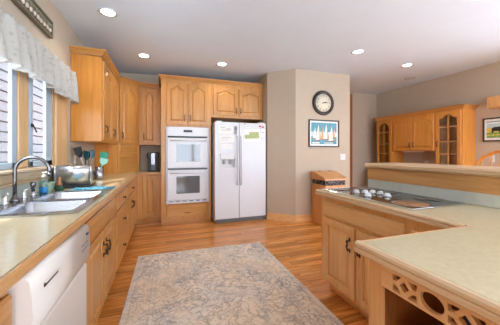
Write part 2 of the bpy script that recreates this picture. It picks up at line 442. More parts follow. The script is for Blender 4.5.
# casing boards on the wall
m.box((XL + 0.001, WY1 - 0.01, WZ0 - 0.02), (XL + 0.022, WY1 + 0.29, WZ1 + 0.05), 0.004)
m.box((XL + 0.001, WY0 - 0.10, WZ0 - 0.02), (XL + 0.022, WY0 + 0.01, WZ1 + 0.05), 0.004)
m.box((XL + 0.001, WY0 - 0.1, WZ1), (XL + 0.022, WY1 + 0.29, WZ1 + 0.05), 0.004)
# wide mullion between the casements, with a reeded face
m.box((JX, 2.40, WZ0), (XL + 0.002, 2.48, WZ1), 0.006)
m.box((JX, 2.48, WZ0), (XL - 0.012, 2.59, WZ1), 0.012)
win = struct('window_1', m, CASE)
for y0, y1 in ((0.98, 2.395), (2.595, 3.032)):
    m = MB(); a, b = JX + 0.01, JX + 0.034
    m.box((a, y0, WZ0 + 0.002), (b, y0 + 0.05, WZ1 - 0.03), 0.004); m.box((a, y1 - (0.07 if y1 < 2.5 else 0.14), WZ0 + 0.002), (b, y1, WZ1 - 0.03), 0.004)
    m.box((a, y0, WZ0 + 0.002), (b, y1, WZ0 + 0.05), 0.004); m.box((a, y0, WZ1 - 0.08), (b, y1, WZ1 - 0.03), 0.004)
    s = m.build('sash', SASH, win)
    MB().box((a + 0.009, y0 + 0.045, WZ0 + 0.045), (a + 0.014, y1 - 0.06, WZ1 - 0.075)).build('pane', GLASS, s)
MB().box((XL - 0.005, 2.60, 1.47), (XL + 0.008, 2.625, 1.50), 0.003).tube([(XL + 0.002, 2.61, 1.5), (XL + 0.014, 2.625, 1.46), (XL + 0.02, 2.64, 1.43)], 0.006).build('latch', BLACK, win)
m = MB().box((JX, WY0 - 0.12, 1.105), (-0.985, WY1 + 0.32, 1.128), 0.006)
m.box((XL + 0.001, WY0 - 0.1, 1.03), (-1.03, WY1 + 0.3, 1.104), 0.008); m.box((XL + 0.001, WY0 - 0.1, 1.012), (-1.015, WY1 + 0.3, 1.03), 0.004)
m.build('window_sill', SILLW, win)

# ------------------------------------------------------------------ outside: neighbouring house wall with lap siding
hs = thing('house', 'pale lap sided wall of the house outside the sink window', 'house', (-2.7, 4.2, 0))
m = MB(); lap = 0.18
for k in range(21):
    z = 0.0 + k * lap
    m.prism([(-0.02, z + 0.018), (0.03, z + 0.018), (0.012, z + lap - 0.004), (-0.02, z + lap - 0.004)], 'y', -4.0, 7.0)
m.build('siding', SIDING, hs)
MB().box((-0.2, -4.0, 0), (-0.019, 7.0, 3.78)).build('sheathing', GAPD, hs)  # dark backing colour stands in for the shadow line under each lap

# ------------------------------------------------------------------ cabinet helpers (local: x width, -y front, z up)
def outline(x0, x1, z0, z1, arch, n=18):
    """closed outline counter-clockwise seen from the front; top edge cathedral shaped when arch>0"""
    pts = [(x0, z0), (x1, z0)]
    for i in range(n + 1):
        u = 1 - 2 * i / n
        if arch:
            a = abs(u)
            bump = 0.5 * (1 + math.cos(PI * min(1, a / 0.78))) if a < 0.78 else 0
            bump = bump ** 0.8
            z = z1 - arch * (1 - bump)
        else: z = z1
        pts.append(((x0 + x1) / 2 + u * (x1 - x0) / 2, z))
    return pts
def door_mb(x0, x1, z0, z1, y=0.0, arch=0.0, t=0.02, rail=0.055, glassy=False):
    m = MB(); b = m.b
    n = 18
    st = min(rail, (x1 - x0) * 0.23)
    def ring(pts, yy): return [b.verts.new((px, yy, pz)) for px, pz in pts]
    O = outline(x0, x1, z0, z1, 0, n)
    Oi = outline(x0 + 0.004, x1 - 0.004, z0 + 0.004, z1 - 0.004, 0, n)
    A = outline(x0 + st, x1 - st, z0 + rail, z1 - rail * 0.85, arch, n)
    def ins(d): return outline(x0 + st + d, x1 - st - d, z0 + rail + d, z1 - rail * 0.85 - d, arch, n)
    if glassy:
        rings = [ring(A, y), ring(O, y), ring(O, y - t + 0.004), ring(Oi, y - t), ring(A, y - t), ring(A, y)]
    else:
        k = min(0.035, (x1 - x0 - 2 * st) * 0.28)
        rings = [ring(O, y), ring(O, y - t + 0.004), ring(Oi, y - t), ring(A, y - t), ring(ins(0.005), y - t + 0.014), ring(ins(0.013), y - t + 0.014), ring(ins(k), y - t + 0.002)]
    N = len(O)
    for P, Q in zip(rings, rings[1:]):
        for i in range(N):
            try: b.faces.new((P[i], P[(i + 1) % N], Q[(i + 1) % N], Q[i]))
            except ValueError: pass
    if not glassy:
        b.faces.new(rings[-1]); b.faces.new(rings[0][::-1])
    return m
def pull_mb(x, z, y, length=0.1):
    """antique ornate bar pull, vertical"""
    m = MB(); h = length / 2
    for s in (-1, 1):
        m.sphere((x, y - 0.004, z + s * h), 0.011, sc=(0.8, 0.45, 1.6), seg=10)
        m.cyl((x, y, z + s * h * 0.78), (x, y - 0.022, z + s * h * 0.78), 0.005, n=8)
    pts = []; rad = []
    for i in range(15):
        u = -1 + 2 * i / 14
        pts.append((x + 0.005 * math.sin(u * PI * 2), y - 0.024 - 0.006 * math.cos(u * PI / 2), z + u * h)); rad.append(0.0045 + 0.003 * abs(math.cos(u * PI * 1.5)))
    m.tube(pts, rad, 8); return m
def knob_mb(x, z, y):
    M = Matrix.Translation((x, y, z)) @ Matrix.Rotation(PI / 2, 4, 'X')
    return MB().lathe([(0.012, 0), (0.012, 0.003), (0.006, 0.006), (0.006, 0.014), (0.014, 0.02), (0.016, 0.026), (0.012, 0.031), (0.002, 0.033)], n=16, M=M)
def door(par, x0, x1, z0, z1, arch=0.0, mat=OAK, pull=None, y=-0.001, name='door'):
    o = door_mb(x0, x1, z0, z1, y, arch).build(name, mat, par)
    if pull: pull_mb(pull[0], pull[1], y - 0.021, 0.085).build('handle', BRONZE, o)
    return o
def drawer(par, x0, x1, z0, z1, mat=OAKH, knob=True, y=-0.001, name='drawer'):
    m = MB().box((x0, y, z0), (x1, y - 0.02, z1), 0.006)
    o = m.build(name, mat, par)
    if knob: knob_mb((x0 + x1) / 2, (z0 + z1) / 2, y - 0.0205).build('knob', BRONZE, o)
    return o
def base_carcass(par, w, dep, mat=OAK, toe=0.1, top=0.869):
    MB().box((0.0005, 0, toe), (w - 0.0005, dep, top), 0.002).build('carcass', mat, par)
    MB().box((0.0005, 0.06, 0), (w - 0.0005, dep, toe - 0.0005)).build('toe_kick', mat, par)

# ------------------------------------------------------------------ left run of base cabinets
FX = -0.44; DEP = 0.6; R90 = PI / 2
c = thing('base_cabinet', 'oak base cabinet left of the white dishwasher', 'cabinet', (FX, -0.35, 0), R90)
base_carcass(c, 1.29, DEP)
drawer(c, 0.7, 1.27, 0.71, 0.84); door(c, 0.7, 1.27, 0.13, 0.69, pull=(0.76, 0.6)); drawer(c, 0.05, 0.66, 0.71, 0.84); door(c, 0.05, 0.66, 0.13, 0.69, pull=(0.6, 0.6))

dw = thing('dishwasher', 'white built-in dishwasher under the left countertop', 'dishwasher', (FX, 0.945, 0), R90)
MB().box((0.003, 0.0, 0.1), (0.647, 0.56, 0.864)).build('tub', DWASH, dw)
MB().box((0.006, 0.05, 0.0), (0.645, 0.5, 0.0995)).build('kick_plate', WHITEP, dw)
m = MB().prism([(-0.001, 0.12), (-0.001, 0.655), (-0.03, 0.655), (-0.038, 0.64), (-0.038, 0.13), (-0.032, 0.12)], 'x', 0.006, 0.644)
m.build('door', DWASH, dw)
prof = [(-0.001, 0.66), (-0.001, 0.863), (-0.03, 0.863), (-0.046, 0.852), (-0.054, 0.80), (-0.056, 0.74), (-0.052, 0.69), (-0.042, 0.665), (-0.03, 0.66)]
cp = MB().prism(prof, 'x', 0.006, 0.644, smooth=True).build('control_panel', DWASH, dw)
m = MB().box((0.085, -0.0585, 0.792), (0.20, -0.05, 0.805), 0.004)
m.build('handle_recess', BLACK, cp)
MB().box((0.085, -0.062, 0.8055), (0.20, -0.054, 0.812), 0.004).build('handle', DWASH, cp)
m = MB()
for i in range(4): m.box((0.50 + i * 0.03, -0.0575, 0.755), (0.522 + i * 0.03, -0.052, 0.763))
for i in range(3): m.box((0.50 + i * 0.035, -0.0575, 0.782), (0.526 + i * 0.035, -0.052, 0.786))
m.build('buttons', GREYP, cp)
MB().box((0.585, -0.0565, 0.815), (0.615, -0.05, 0.826)).build('badge', GREYM, cp)

c = thing('sink_base_cabinet', 'oak cabinet with false drawer front below the sink', 'cabinet', (FX, 1.60, 0), R90)
base_carcass(c, 1.0, DEP, top=0.69); MB().box((0.0005, 0, 0.691), (0.9995, 0.03, 0.869)).build('apron_rail', OAK, c)
drawer(c, 0.05, 0.97, 0.70, 0.845, knob=False, name='false_front')
door(c, 0.05, 0.505, 0.13, 0.68, pull=(0.465, 0.55)); door(c, 0.515, 0.97, 0.13, 0.68, pull=(0.555, 0.55))
c = thing('drawer_cabinet', 'oak base cabinet with three stacked drawers right of the sink', 'cabinet', (FX, 2.602, 0), R90)
base_carcass(c, 0.798, DEP)
for z0, z1 in ((0.70, 0.845), (0.41, 0.68), (0.13, 0.39)): drawer(c, 0.04, 0.76, z0, z1)
c = thing('base_cabinet', 'oak base cabinet with drawer over door near the corner', 'cabinet', (FX, 3.402, 0), R90)
base_carcass(c, 0.75, DEP)
drawer(c, 0.04, 0.71, 0.70, 0.845); door(c, 0.04, 0.37, 0.13, 0.68, pull=(0.335, 0.55)); door(c, 0.38, 0.71, 0.13, 0.68, pull=(0.42, 0.55))
c = thing('corner_base_cabinet', 'oak corner base cabinet with tall panel door under the coffee maker', 'cabinet', (XL + 0.015, 4.76, 0))
MB().box((0.0, 0, 0.1), (0.995, 0.48, 0.869), 0.002).build('carcass', OAK, c)
MB().box((0.0, -0.605, 0.1), (0.603, -0.001, 0.869), 0.002).build('corner_side', OAK, c)
MB().box((0.0, 0.05, 0), (0.995, 0.48, 0.0995)).box((0, -0.605, 0), (0.55, 0.05, 0.0995)).build('toe_kick', OAK, c)
door(c, 0.69, 0.93, 0.13, 0.85)

# left countertop, L shaped, cut out for the sink
SX0, SX1, SY0, SY1 = -0.985, -0.475, 1.66, 2.58
ct = thing('countertop', 'long beige laminate countertop along the left wall and corner', 'countertop', (-0.75, 2.5, 0.87))
def rel(a, o): return tuple(a[i] - o[i] for i in range(3))
O_ = (-0.75, 2.5, 0.87)
m = MB()
CF = -0.425
for a, b in (((XL + 0.002, -0.35, 0.871), (CF, SY0, 0.91)), ((XL + 0.002, SY1, 0.871), (CF, 4.735, 0.91)), ((XL + 0.002, SY0, 0.871), (SX0, SY1, 0.91)), ((SX1, SY0, 0.871), (CF, SY1, 0.91)), ((XL + 0.002, 4.735, 0.871), (-0.052, YB - 0.002, 0.91))):
    m.box(rel(a, O_), rel(b, O_))
m.build('laminate_top', LAM, ct)
m = MB()
m.box(rel((CF + 0.0005, -0.35, 0.868), O_), rel((CF + 0.02, 4.735, 0.909), O_), 0.006)
m.build('wood_edge', OAKY, ct)
MB().box(rel((CF + 0.0205, 4.715, 0.868), O_), rel((-0.052, 4.7345, 0.909), O_), 0.005).build('wood_edge', OAKH, ct)
MB().box(rel((XL + 0.002, -0.35, 0.911), O_), rel((XL + 0.02, 3.6, 1.008), O_), 0.003).build('backsplash', BACKSP, ct)

# sink
sk = thing('sink', 'double bowl stainless steel sink below the window', 'sink', ((SX0 + SX1) / 2, (SY0 + SY1) / 2, 0.912))
hx, hy = (SX1 - SX0) / 2, (SY1 - SY0) / 2
def bowl(m, x0, x1, y0, y1, depth, top, r=0.05):
    def rr(x0, x1, y0, y1, r, z, n=5):
        pts = []
        for cx, cy, a0 in ((x1 - r, y1 - r, 0), (x0 + r, y1 - r, 90), (x0 + r, y0 + r, 180), (x1 - r, y0 + r, 270)):
            for k in range(n + 1):
                a = math.radians(a0 + 90 * k / n); pts.append(m.b.verts.new((cx + r * math.cos(a), cy + r * math.sin(a), z)))
        return pts
    R = [rr(x0, x1, y0, y1, r, top), rr(x0 + .006, x1 - .006, y0 + .006, y1 - .006, r, top - 0.012), rr(x0 + .012, x1 - .012, y0 + .012, y1 - .012, r, top - depth + 0.03), rr(x0 + .035, x1 - .035, y0 + .035, y1 - .035, r * .7, top - depth)]
    N = len(R[0])
    for A, B in zip(R, R[1:]):
        for i in range(N):
            f = m.b.faces.new((A[i], A[(i + 1) % N], B[(i + 1) % N], B[i])); f.smooth = True
    m.b.faces.new(R[-1])
    return R[0]
bx0, bx1 = -hx + 0.10, hx - 0.02
bys = ((-hy + 0.03, -0.02), (0.02, hy - 0.02))
m = MB(); zt = 0.008
for y0, y1 in bys: bowl(m, bx0, bx1, y0, y1, 0.19, zt)
m.build('bowls', STEEL, sk, fix=False)
m = MB()
ex = 0.018
for a, b in (((-hx - ex, -hy - ex), (bx0 + 0.01, hy + ex)), ((bx1 - 0.006, -hy - ex), (hx + ex, hy + ex)), ((bx0 + .01, -hy - ex), (bx1 - .006, bys[0][0] + 0.006)), ((bx0 + .01, bys[0][1] - 0.006), (bx1 - .006, bys[1][0] + 0.006)), ((bx0 + .01, bys[1][1] - 0.006), (bx1 - .006, hy + ex))):
    m.box((a[0], a[1], -0.0015), (b[0], b[1], zt + 0.0005))
m.build('rim', STEEL, sk)
for y0, y1 in bys:
    MB().lathe([(0.04, 0), (0.04, 0.004), (0.028, 0.005), (0.024, 0.001)], ((bx0 + bx1) / 2, (y0 + y1) / 2, zt - 0.19), 20).build('drain', CHROME, sk)

# faucet
fz = 0.9215
fa = thing('faucet', 'dark nickel gooseneck faucet with two handles behind the sink', 'faucet', (-0.965, 2.14, fz))
MB().lathe([(0.028, 0), (0.028, 0.006), (0.02, 0.02), (0.014, 0.03), (0.013, 0.05)], n=20).build('base', NICKEL, fa)
pts = [(0, 0, 0.04), (0, 0, 0.14), (0, 0.0, 0.2)]
for k in range(1, 15):
    a = PI * k / 14; pts.append((0.094 - 0.094 * math.cos(a), 0.02 * k / 14, 0.205 + 0.094 * math.sin(a)))
pts.append((0.189, 0.02, 0.185))
MB().tube(pts, 0.0115, 12).build('spout', NICKEL, fa)
MB().cyl((0.1888, 0.02, 0.193), (0.1892, 0.02, 0.165), 0.0145, 0.0155, 14).build('aerator', NICKEL, fa)
for s in (-1, 1):
    h = MB().lathe([(0.024, 0), (0.024, 0.006), (0.016, 0.02), (0.017, 0.04), (0.011, 0.052), (0.004, 0.058)], (0, s * 0.115, 0), 18).build('handle', CHROME, fa)
    MB().tube([(0.0, s * 0.115, 0.05), (0.012, s * 0.125, 0.062), (0.03, s * 0.145, 0.07)], [0.007, 0.006, 0.005], 8).build('lever', CHROME, h)
sp = thing('sink_sprayer', 'small chrome side sprayer between the faucet handle and soap bottle', 'sprayer', (-0.96, 2.38, fz))
MB().lathe([(0.022, 0), (0.022, 0.006), (0.014, 0.02), (0.012, 0.03)], n=16).build('holder', CHROME, sp)
MB().lathe([(0.011, 0.031), (0.013, 0.06), (0.019, 0.08), (0.019, 0.098), (0.012, 0.105)], n=16).build('spray_head', NICKEL, sp)

# soap bottle
sb = thing('soap_bottle', 'clear pump bottle of blue dish soap behind the sink', 'bottle', (-0.925, 2.47, fz))
MB().lathe([(0.026, 0), (0.03, 0.008), (0.03, 0.1), (0.022, 0.118), (0.013, 0.124), (0.013, 0.13)], n=20).build('bottle_body', BOTTLE, sb)
MB().lathe([(0.024, 0.003), (0.028, 0.01), (0.028, 0.05), (0.001, 0.051)], n=20).build('soap', BLUEL, sb)
MB().lathe([(0.015, 0.131), (0.015, 0.146), (0.006, 0.148), (0.006, 0.162), (0.012, 0.164), (0.012, 0.174)], n=16).tube([(0, 0, 0.169), (0.03, 0.01, 0.171), (0.046, 0.015, 0.164)], [0.007, 0.006, 0.005], 8).build('pump', WHITEP, sb)
# little sage pot and scrub brush
pt_ = thing('pot', 'small sage green pot beside the soap bottle', 'pot', (-0.98, 2.70, 0.911))
MB().lathe([(0.038, 0), (0.042, 0.004), (0.055, 0.075), (0.056, 0.08), (0.05, 0.08), (0.038, 0.01), (0.002, 0.009)], n=22, closed=False).build('pot_body', SAGE, pt_)
br = thing('scrub_brush', 'brush with wooden handle and dark green bristles behind sink', 'brush', (-0.885, 2.67, 0.911))
MB().lathe([(0.03, 0), (0.032, 0.03), (0.022, 0.05)], n=14).build('bristles', plain('dark_green_bristles', (40, 74, 54), 0.9), br)
MB().lathe([(0.022, 0.0505), (0.024, 0.06), (0.012, 0.09), (0.015, 0.11), (0.01, 0.125)], n=14).build('brush_handle', OAKD, br)

# toaster: long polished steel body on a black base
ts = thing('toaster', 'long polished steel toaster on a black base by the cabinets', 'toaster', (-0.845, 2.965, 0.911), math.radians(97))
m = MB(); tw, tl, th = 0.13, 0.15, 0.215
prof = []
for k in range(9):
    a = PI / 2 * k / 8; prof.append((tw - 0.05 + 0.05 * math.cos(a), th - 0.05 + 0.05 * math.sin(a)))
prof = [(tw, 0.025)] + prof + [(-x, z) for x, z in prof[::-1]] + [(-tw, 0.025)]
m.prism(prof, 'y', -tl + 0.012, tl - 0.012, smooth=True); m.build('body', SATIN, ts)
for s in (-1, 1):
    p2 = [(x * 1.03, z * 1.015 + 0.0) for x, z in prof]
    MB().prism(p2, 'y', s * tl, s * (tl - 0.0115), smooth=True).build('end_cap', SATIN, ts)
MB().box((-tw - 0.01, -tl - 0.01, 0.006), (tw + 0.01, tl + 0.01, 0.0245), 0.006).build('base', BLACK, ts)
m = MB()
for sx in (-1, 1):
    for sy in (-1, 1): MB().cyl((sx * 0.09, sy * 0.12, 0), (sx * 0.09, sy * 0.12, 0.0058), 0.014, n=12).build('foot', BLACK, ts)
m = MB()
for s in (-1, 1): m.box((s * 0.045 - 0.012, -0.12, th - 0.004), (s * 0.045 + 0.012, 0.12, th + 0.0015))
m.build('slots', BLACK, ts)
for i in range(3): MB().box((0.02 + i * 0.03, -tl - 0.003, 0.05), (0.035 + i * 0.03, -tl - 0.0003, 0.15)).build('vent_slot', BLACK, ts)
MB().box((-0.03, -tl - 0.02, 0.12), (0.0, -tl - 0.0005, 0.135), 0.004).build('lever', BLACK, ts)

# dish cloth folded on the counter by the sink
m = MB()
nx, ny = 16, 8
gv = [[None] * (ny + 1) for _ in range(nx + 1)]
for lay in (0, 1):
    for i in range(nx + 1):
        for j in range(ny + 1):
            u = i / nx; v = j / ny
            x = -0.165 + 0.33 * u; y = -0.085 + 0.17 * v
            z = 0.008 + 0.006 * math.sin(u * 9 + v * 3) * math.sin(v * 7 + 1) + 0.004
            gv[i][j] = m.b.verts.new((x, y, z if lay else 0.0))
    for i in range(nx):
        for j in range(ny):
            f = m.b.faces.new((gv[i][j], gv[i + 1][j], gv[i + 1][j + 1], gv[i][j + 1])); f.smooth = True
    if lay == 0: low = [r[:] for r in gv]
edge = [(i, 0) for i in range(nx)] + [(nx, j) for j in range(ny)] + [(i, ny) for i in range(nx, 0, -1)] + [(0, j) for j in range(ny, 0, -1)]
for (a, b_), (c_, d_) in zip(edge, edge[1:] + edge[:1]): m.b.faces.new((low[a][b_], low[c_][d_], gv[c_][d_], gv[a][b_]))
tag(m.build('dish_cloth', TOWEL, loc=(-0.625, 2.705, 0.911)), 'folded teal dish cloth on the counter beyond the sink', 'cloth')

# utensil crocks with tools
def crock(loc, label, r, h, mat):
    t = thing('utensil_crock', label, 'crock', loc)
    MB().lathe([(r * .92, 0), (r, 0.006), (r, h), (r * 0.9, h), (r * .86, 0.012), (0.002, 0.011)], n=26).build('crock_body', mat, t)
    return t
crock((-0.90, 3.54, 0.911), 'pale stoneware crock holding kitchen tools behind the toaster', 0.07, 0.16, CERAM)
crock((-0.79, 3.66, 0.911), 'steel canister holding black handled tools right of stoneware crock', 0.055, 0.165, STEEL)
def tool(name, label, base, tip, mat, kind, hm):
    t = thing(name, label, name.replace('_', ' '), base)
    d = Vector(tip) - Vector(base); L = d.length
    M = d.to_track_quat('Z', 'X').to_matrix().to_4x4() @ Matrix.Rotation(0.4, 4, 'Z')
    m = MB(); m.cyl((0, 0, 0), (0, 0, L * 0.68), 0.006, 0.007, 8)
    bmesh.ops.transform(m.b, matrix=M, verts=m.b.verts[:]); m.build('handle', hm, t)
    m = MB()
    if kind == 'blade':
        m.prism([(-0.012, L * .68), (0.012, L * .68), (0.045, L * 0.8), (0.047, L), (-0.047, L), (-0.045, L * .8)], 'y', -0.004, 0.004)
    elif kind == 'spoon':
        m.sphere((0, 0, L * 0.85), 0.05, sc=(0.75, 0.22, 1.15), seg=14)
    else:
        m.prism([(-0.02, L * .68), (0.02, L * .68), (0.024, L), (-0.01, L * 0.99)], 'y', -0.008, 0.008)
    bmesh.ops.transform(m.b, matrix=M, verts=m.b.verts[:]); m.build('head', mat, t)
z0 = 0.935
A_, B_ = (-0.90, 3.54), (-0.79, 3.66)
tool('spatula', 'black slotted spatula with pale edge leaning left in the crock', (A_[0] + .025, A_[1] + .01, z0), (-0.985, 3.50, z0 + 0.385), BLACK, 'blade', WHITEP)
tool('spatula', 'dark teal spatula in the middle of the stoneware crock', (A_[0] - .01, A_[1] - .005, z0), (-0.885, 3.48, z0 + 0.34), TEALP, 'blade', TEALP)
tool('serving_spoon', 'dark teal serving spoon beside the teal spatula', (A_[0] - .015, A_[1] + .025, z0), (-0.84, 3.57, z0 + 0.35), TEALP, 'spoon', TEALP)
tool('turner', 'steel handled tool standing upright in the crock', (A_[0] + .022, A_[1] - .03, z0), (-0.845, 3.48, z0 + 0.33), STEEL, 'stick', STEEL)
tool('spatula', 'bright green spatula leaning right out of the crocks', (B_[0] - .02, B_[1] + .005, z0), (-0.72, 3.65, z0 + 0.325), GREEN, 'blade', GREEN)
tool('spatula', 'mint green spatula leaning right below the bright green one', (B_[0] - .012, B_[1] - .025, z0), (-0.72, 3.64, z0 + 0.245), MINT, 'blade', MINT)
tool('knife', 'black handled knife leaning right out of the steel canister', (B_[0] - .012, B_[1] + .018, z0), (-0.735, 3.675, z0 + 0.25), BLACK, 'stick', BLACK)
# wall outlet near the crock
def plate(name, label, cat, mb_fn, loc, rz):
    t = thing(name, label, cat, loc, rz)
    MB().box((-0.037, -0.006, -0.058), (0.037, 0, 0.058), 0.002).build('cover_plate', WHITEP, t)
    mb_fn(t); return t
def sockets(t):
    for s in (-1, 1): MB().box((-0.017, -0.009, s * 0.026 - 0.017), (0.017, -0.0062, s * 0.026 + 0.017), 0.003).build('socket', WHITEP, t)
def toggle(t):
    MB().box((-0.006, -0.014, -0.012), (0.006, -0.0062, 0.012), 0.002).build('toggle', WHITEP, t)
plate('wall_outlet', 'white outlet on the left wall behind the toaster', 'outlet', sockets, (XL + 0.001, 3.68, 1.16), R90)

# ------------------------------------------------------------------ upper cabinets, left run and corner
UZ0, UZ1 = 1.392, 2.445
UX = -0.73
c = thing('wall_cabinet', 'golden oak two-door wall cabinet right of the kitchen window', 'cabinet', (UX, 3.53, UZ0), R90)
MB().box((0, 0, 0), (1.088, 0.326, UZ1 - UZ0), 0.003).build('carcass', GOLD, c)
door(c, 0.03, 0.535, 0.02, 1.01, 0.08, OAK, (0.09, 0.16)); door(c, 0.555, 1.06, 0.02, 1.01, 0.08, OAK, (0.61, 0.16))
# diagonal corner cabinet
P1 = (UX, 4.63); P2 = (-0.43, 4.92); dl = math.hypot(P2[0] - P1[0], P2[1] - P1[1]); da = math.atan2(P2[1] - P1[1], P2[0] - P1[0])
c = thing('corner_wall_cabinet', 'oak diagonal corner wall cabinet above the tambour garage', 'cabinet', (P1[0], P1[1], UZ0), da)
Ri = Matrix.Rotation(-da, 2)
def loc2(x, y): v = Ri @ Vector((x - P1[0], y - P1[1])); return (v.x, v.y)
foot = [P1, P2, (-0.43, YB - 0.004), (XL + 0.004, YB - 0.004), (XL + 0.004, 4.63)]
MB().prism([loc2(*p) for p in foot], 'z', 0, UZ1 - UZ0).build('carcass', OAK, c)
door(c, 0.03, dl - 0.03, 0.02, 1.02, 0.08, OAK, (0.075, 0.16))
c = thing('wall_cabinet', 'narrow oak single-door wall cabinet above the coffee maker', 'cabinet', (-0.428, 4.92, UZ0))
MB().box((0, 0, 0), (0.37, 0.326, UZ1 - UZ0), 0.002).build('carcass', OAK, c)
door(c, 0.045, 0.31, 0.02, 1.02, 0.07, OAK, (0.085, 0.16))
# appliance garage with tambour door
c = thing('appliance_garage', 'oak appliance garage with slatted tambour door in the corner', 'cabinet', (P1[0], P1[1], 0.911), da)
gh = UZ0 - 0.912
m = MB()
n = 13
for k in range(n):
    a, b = 0.03 + k * (gh - 0.06) / n, 0.03 + (k + 1) * (gh - 0.06) / n
    m.prism([(0.004, a), (-0.008, a + 0.004), (-0.010, (a + b) / 2), (-0.008, b - 0.004), (0.004, b)], 'x', 0.04, dl - 0.04)
m.build('tambour_door', OAKH, c)
m = MB()
m.box((0, 0.0045, 0), (0.04, 0.03, gh)); m.box((dl - 0.04, 0.0045, 0), (dl, 0.03, gh)); m.box((0.04, 0.0045, gh - 0.03), (dl - 0.04, 0.03, gh)); m.box((0.04, 0.0045, 0), (dl - 0.04, 0.03, 0.03))
m.box((0.0, -0.012, 0), (0.038, 0.0045, gh)); m.box((dl - 0.038, -0.012, 0), (dl, 0.0045, gh))
m.build('frame', OAK, c)
side = [P1, (P1[0], P1[1] + 0.02), (XL + 0.004, 4.65), (XL + 0.004, 4.63)]
MB().prism([loc2(*p) for p in side], 'z', 0, gh).build('side_panel', GOLD, c)
side = [P2, (P2[0] - 0.02, P2[1] + 0.0), (-0.45, YB - 0.004), (-0.43, YB - 0.004)]
MB().prism([loc2(*p) for p in side], 'z', 0, gh).build('side_panel', GOLD, c)
# coffee maker
cm = thing('coffee_maker', 'black and silver coffee maker in the niche beside the ovens', 'coffee maker', (-0.19, 4.93, 0.911))
MB().box((-0.09, -0.10, 0), (0.09, 0.12, 0.03), 0.008).build('base', BLACK, cm)
MB().box((-0.09, 0.03, 0.0305), (0.09, 0.12, 0.235), 0.006).build('water_tank', BLACK, cm)
MB().box((-0.10, -0.105, 0.236), (0.10, 0.12, 0.35), 0.02, seg=3).build('brew_head', BLACK, cm)
MB().box((-0.03, -0.109, 0.13), (0.035, -0.1055, 0.335), 0.002).build('front_panel', STEEL, cm)
MB().box((-0.03, -0.09, 0.03), (0.035, 0.029, 0.13)).build('drip_column', GREYM, cm)

# crown mouldings (swept profile with mitred corners)
def crown(m, path, prof):
    """path: list of (x,y) ; prof: list of (out, z); outward = right of travel"""
    rings = []
    n = len(path)
    for i, p in enumerate(path):
        p = Vector(p)
        d0 = (p - Vector(path[i - 1])).normalized() if i else None
        d1 = (Vector(path[i + 1]) - p).normalized() if i < n - 1 else None
        if d0 is None: d0 = d1
        if d1 is None: d1 = d0
        n0 = Vector((d0.y, -d0.x)); n1 = Vector((d1.y, -d1.x)); b = (n0 + n1).normalized(); k = 1 / max(0.3, b.dot(n0))
        rings.append([m.b.verts.new((p.x + b.x * k * o, p.y + b.y * k * o, z)) for o, z in prof])
    N = len(prof)
    for A, B in zip(rings, rings[1:]):
        for i in range(N): m.b.faces.new((A[i], A[(i + 1) % N], B[(i + 1) % N], B[i]))
    m.b.faces.new(rings[0][::-1]); m.b.faces.new(rings[-1]); return m
CP = [(0.0, 0.0), (0.008, 0.0), (0.012, 0.012), (0.02, 0.03), (0.036, 0.05), (0.05, 0.058), (0.052, 0.075), (0.0, 0.075)]
zc = UZ1 + 0.001
t = thing('crown_molding', 'oak crown molding over the left and corner wall cabinets', 'molding', (UX, 3.53, zc))
r_ = lambda p: (p[0] - UX, p[1] - 3.53)
crown(MB(), [r_(p) for p in ((XL + 0.004, 3.528), (UX + 0.002, 3.528), (P1[0] + 0.002, P1[1]), (P2[0], P2[1] - 0.002), (-0.10, P2[1] - 0.002))], CP).build('molding_run', OAKH, t)

# ------------------------------------------------------------------ oven tower
TY = 4.57
tw = thing('oven_cabinet', 'tall oak cabinet tower holding the white double oven', 'cabinet', (-0.048, TY, 0))
TW = 0.866
m = MB()
m.box((0, 0, 0.09), (0.07, 0.02, 2.53)); m.box((TW - 0.07, 0, 0.09), (TW, 0.02, 2.53)); m.box((0.07, 0, 0.09), (TW - 0.07, 0.02, 0.36)); m.box((0.07, 0, 1.715), (TW - 0.07, 0.02, 2.53))
m.box((0, 0.02, 0.09), (0.018, 0.676, 2.53)); m.box((TW - 0.018, 0.02, 0.0), (TW, 0.676, 2.53)); m.box((0.018, 0.02, 2.51), (TW - 0.018, 0.676, 2.53)); m.box((0.018, 0.65, 0.09), (TW - 0.018, 0.676, 2.51)); m.box((0.018, 0.02, 0.34), (TW - 0.018, 0.65, 0.36))
m.build('carcass', OAK, tw)
MB().box((0.0, 0.03, 0), (TW - 0.019, 0.05, 0.0895)).build('toe_kick', OAKH, tw)
door(tw, 0.09, 0.428, 1.75, 2.475, 0.065, OAK, (0.395, 1.87)); door(tw, 0.456, 0.80, 1.75, 2.475, 0.065, OAK, (0.49, 1.87))
dr = drawer(tw, 0.09, 0.80, 0.135, 0.345, knob=False)
MB().tube([(0.40, -0.022, 0.2), (0.41, -0.045, 0.2), (0.445, -0.05, 0.195), (0.48, -0.045, 0.2), (0.49, -0.022, 0.2)], 0.006, 8).build('handle', BRONZE, dr)
# crown over tower and fridge cabinet
t = thing('crown_molding', 'oak crown molding over the oven tower and fridge cabinet', 'molding', (-0.048, TY, 2.531))
CP2 = [(0.0, 0.0), (0.008, 0.0), (0.014, 0.014), (0.026, 0.034), (0.042, 0.05), (0.044, 0.066), (0.0, 0.066)]
crown(MB(), [(-0.001, 0.67), (-0.001, -0.001), (1.885, -0.001)], CP2).build('molding_run', OAKH, t)

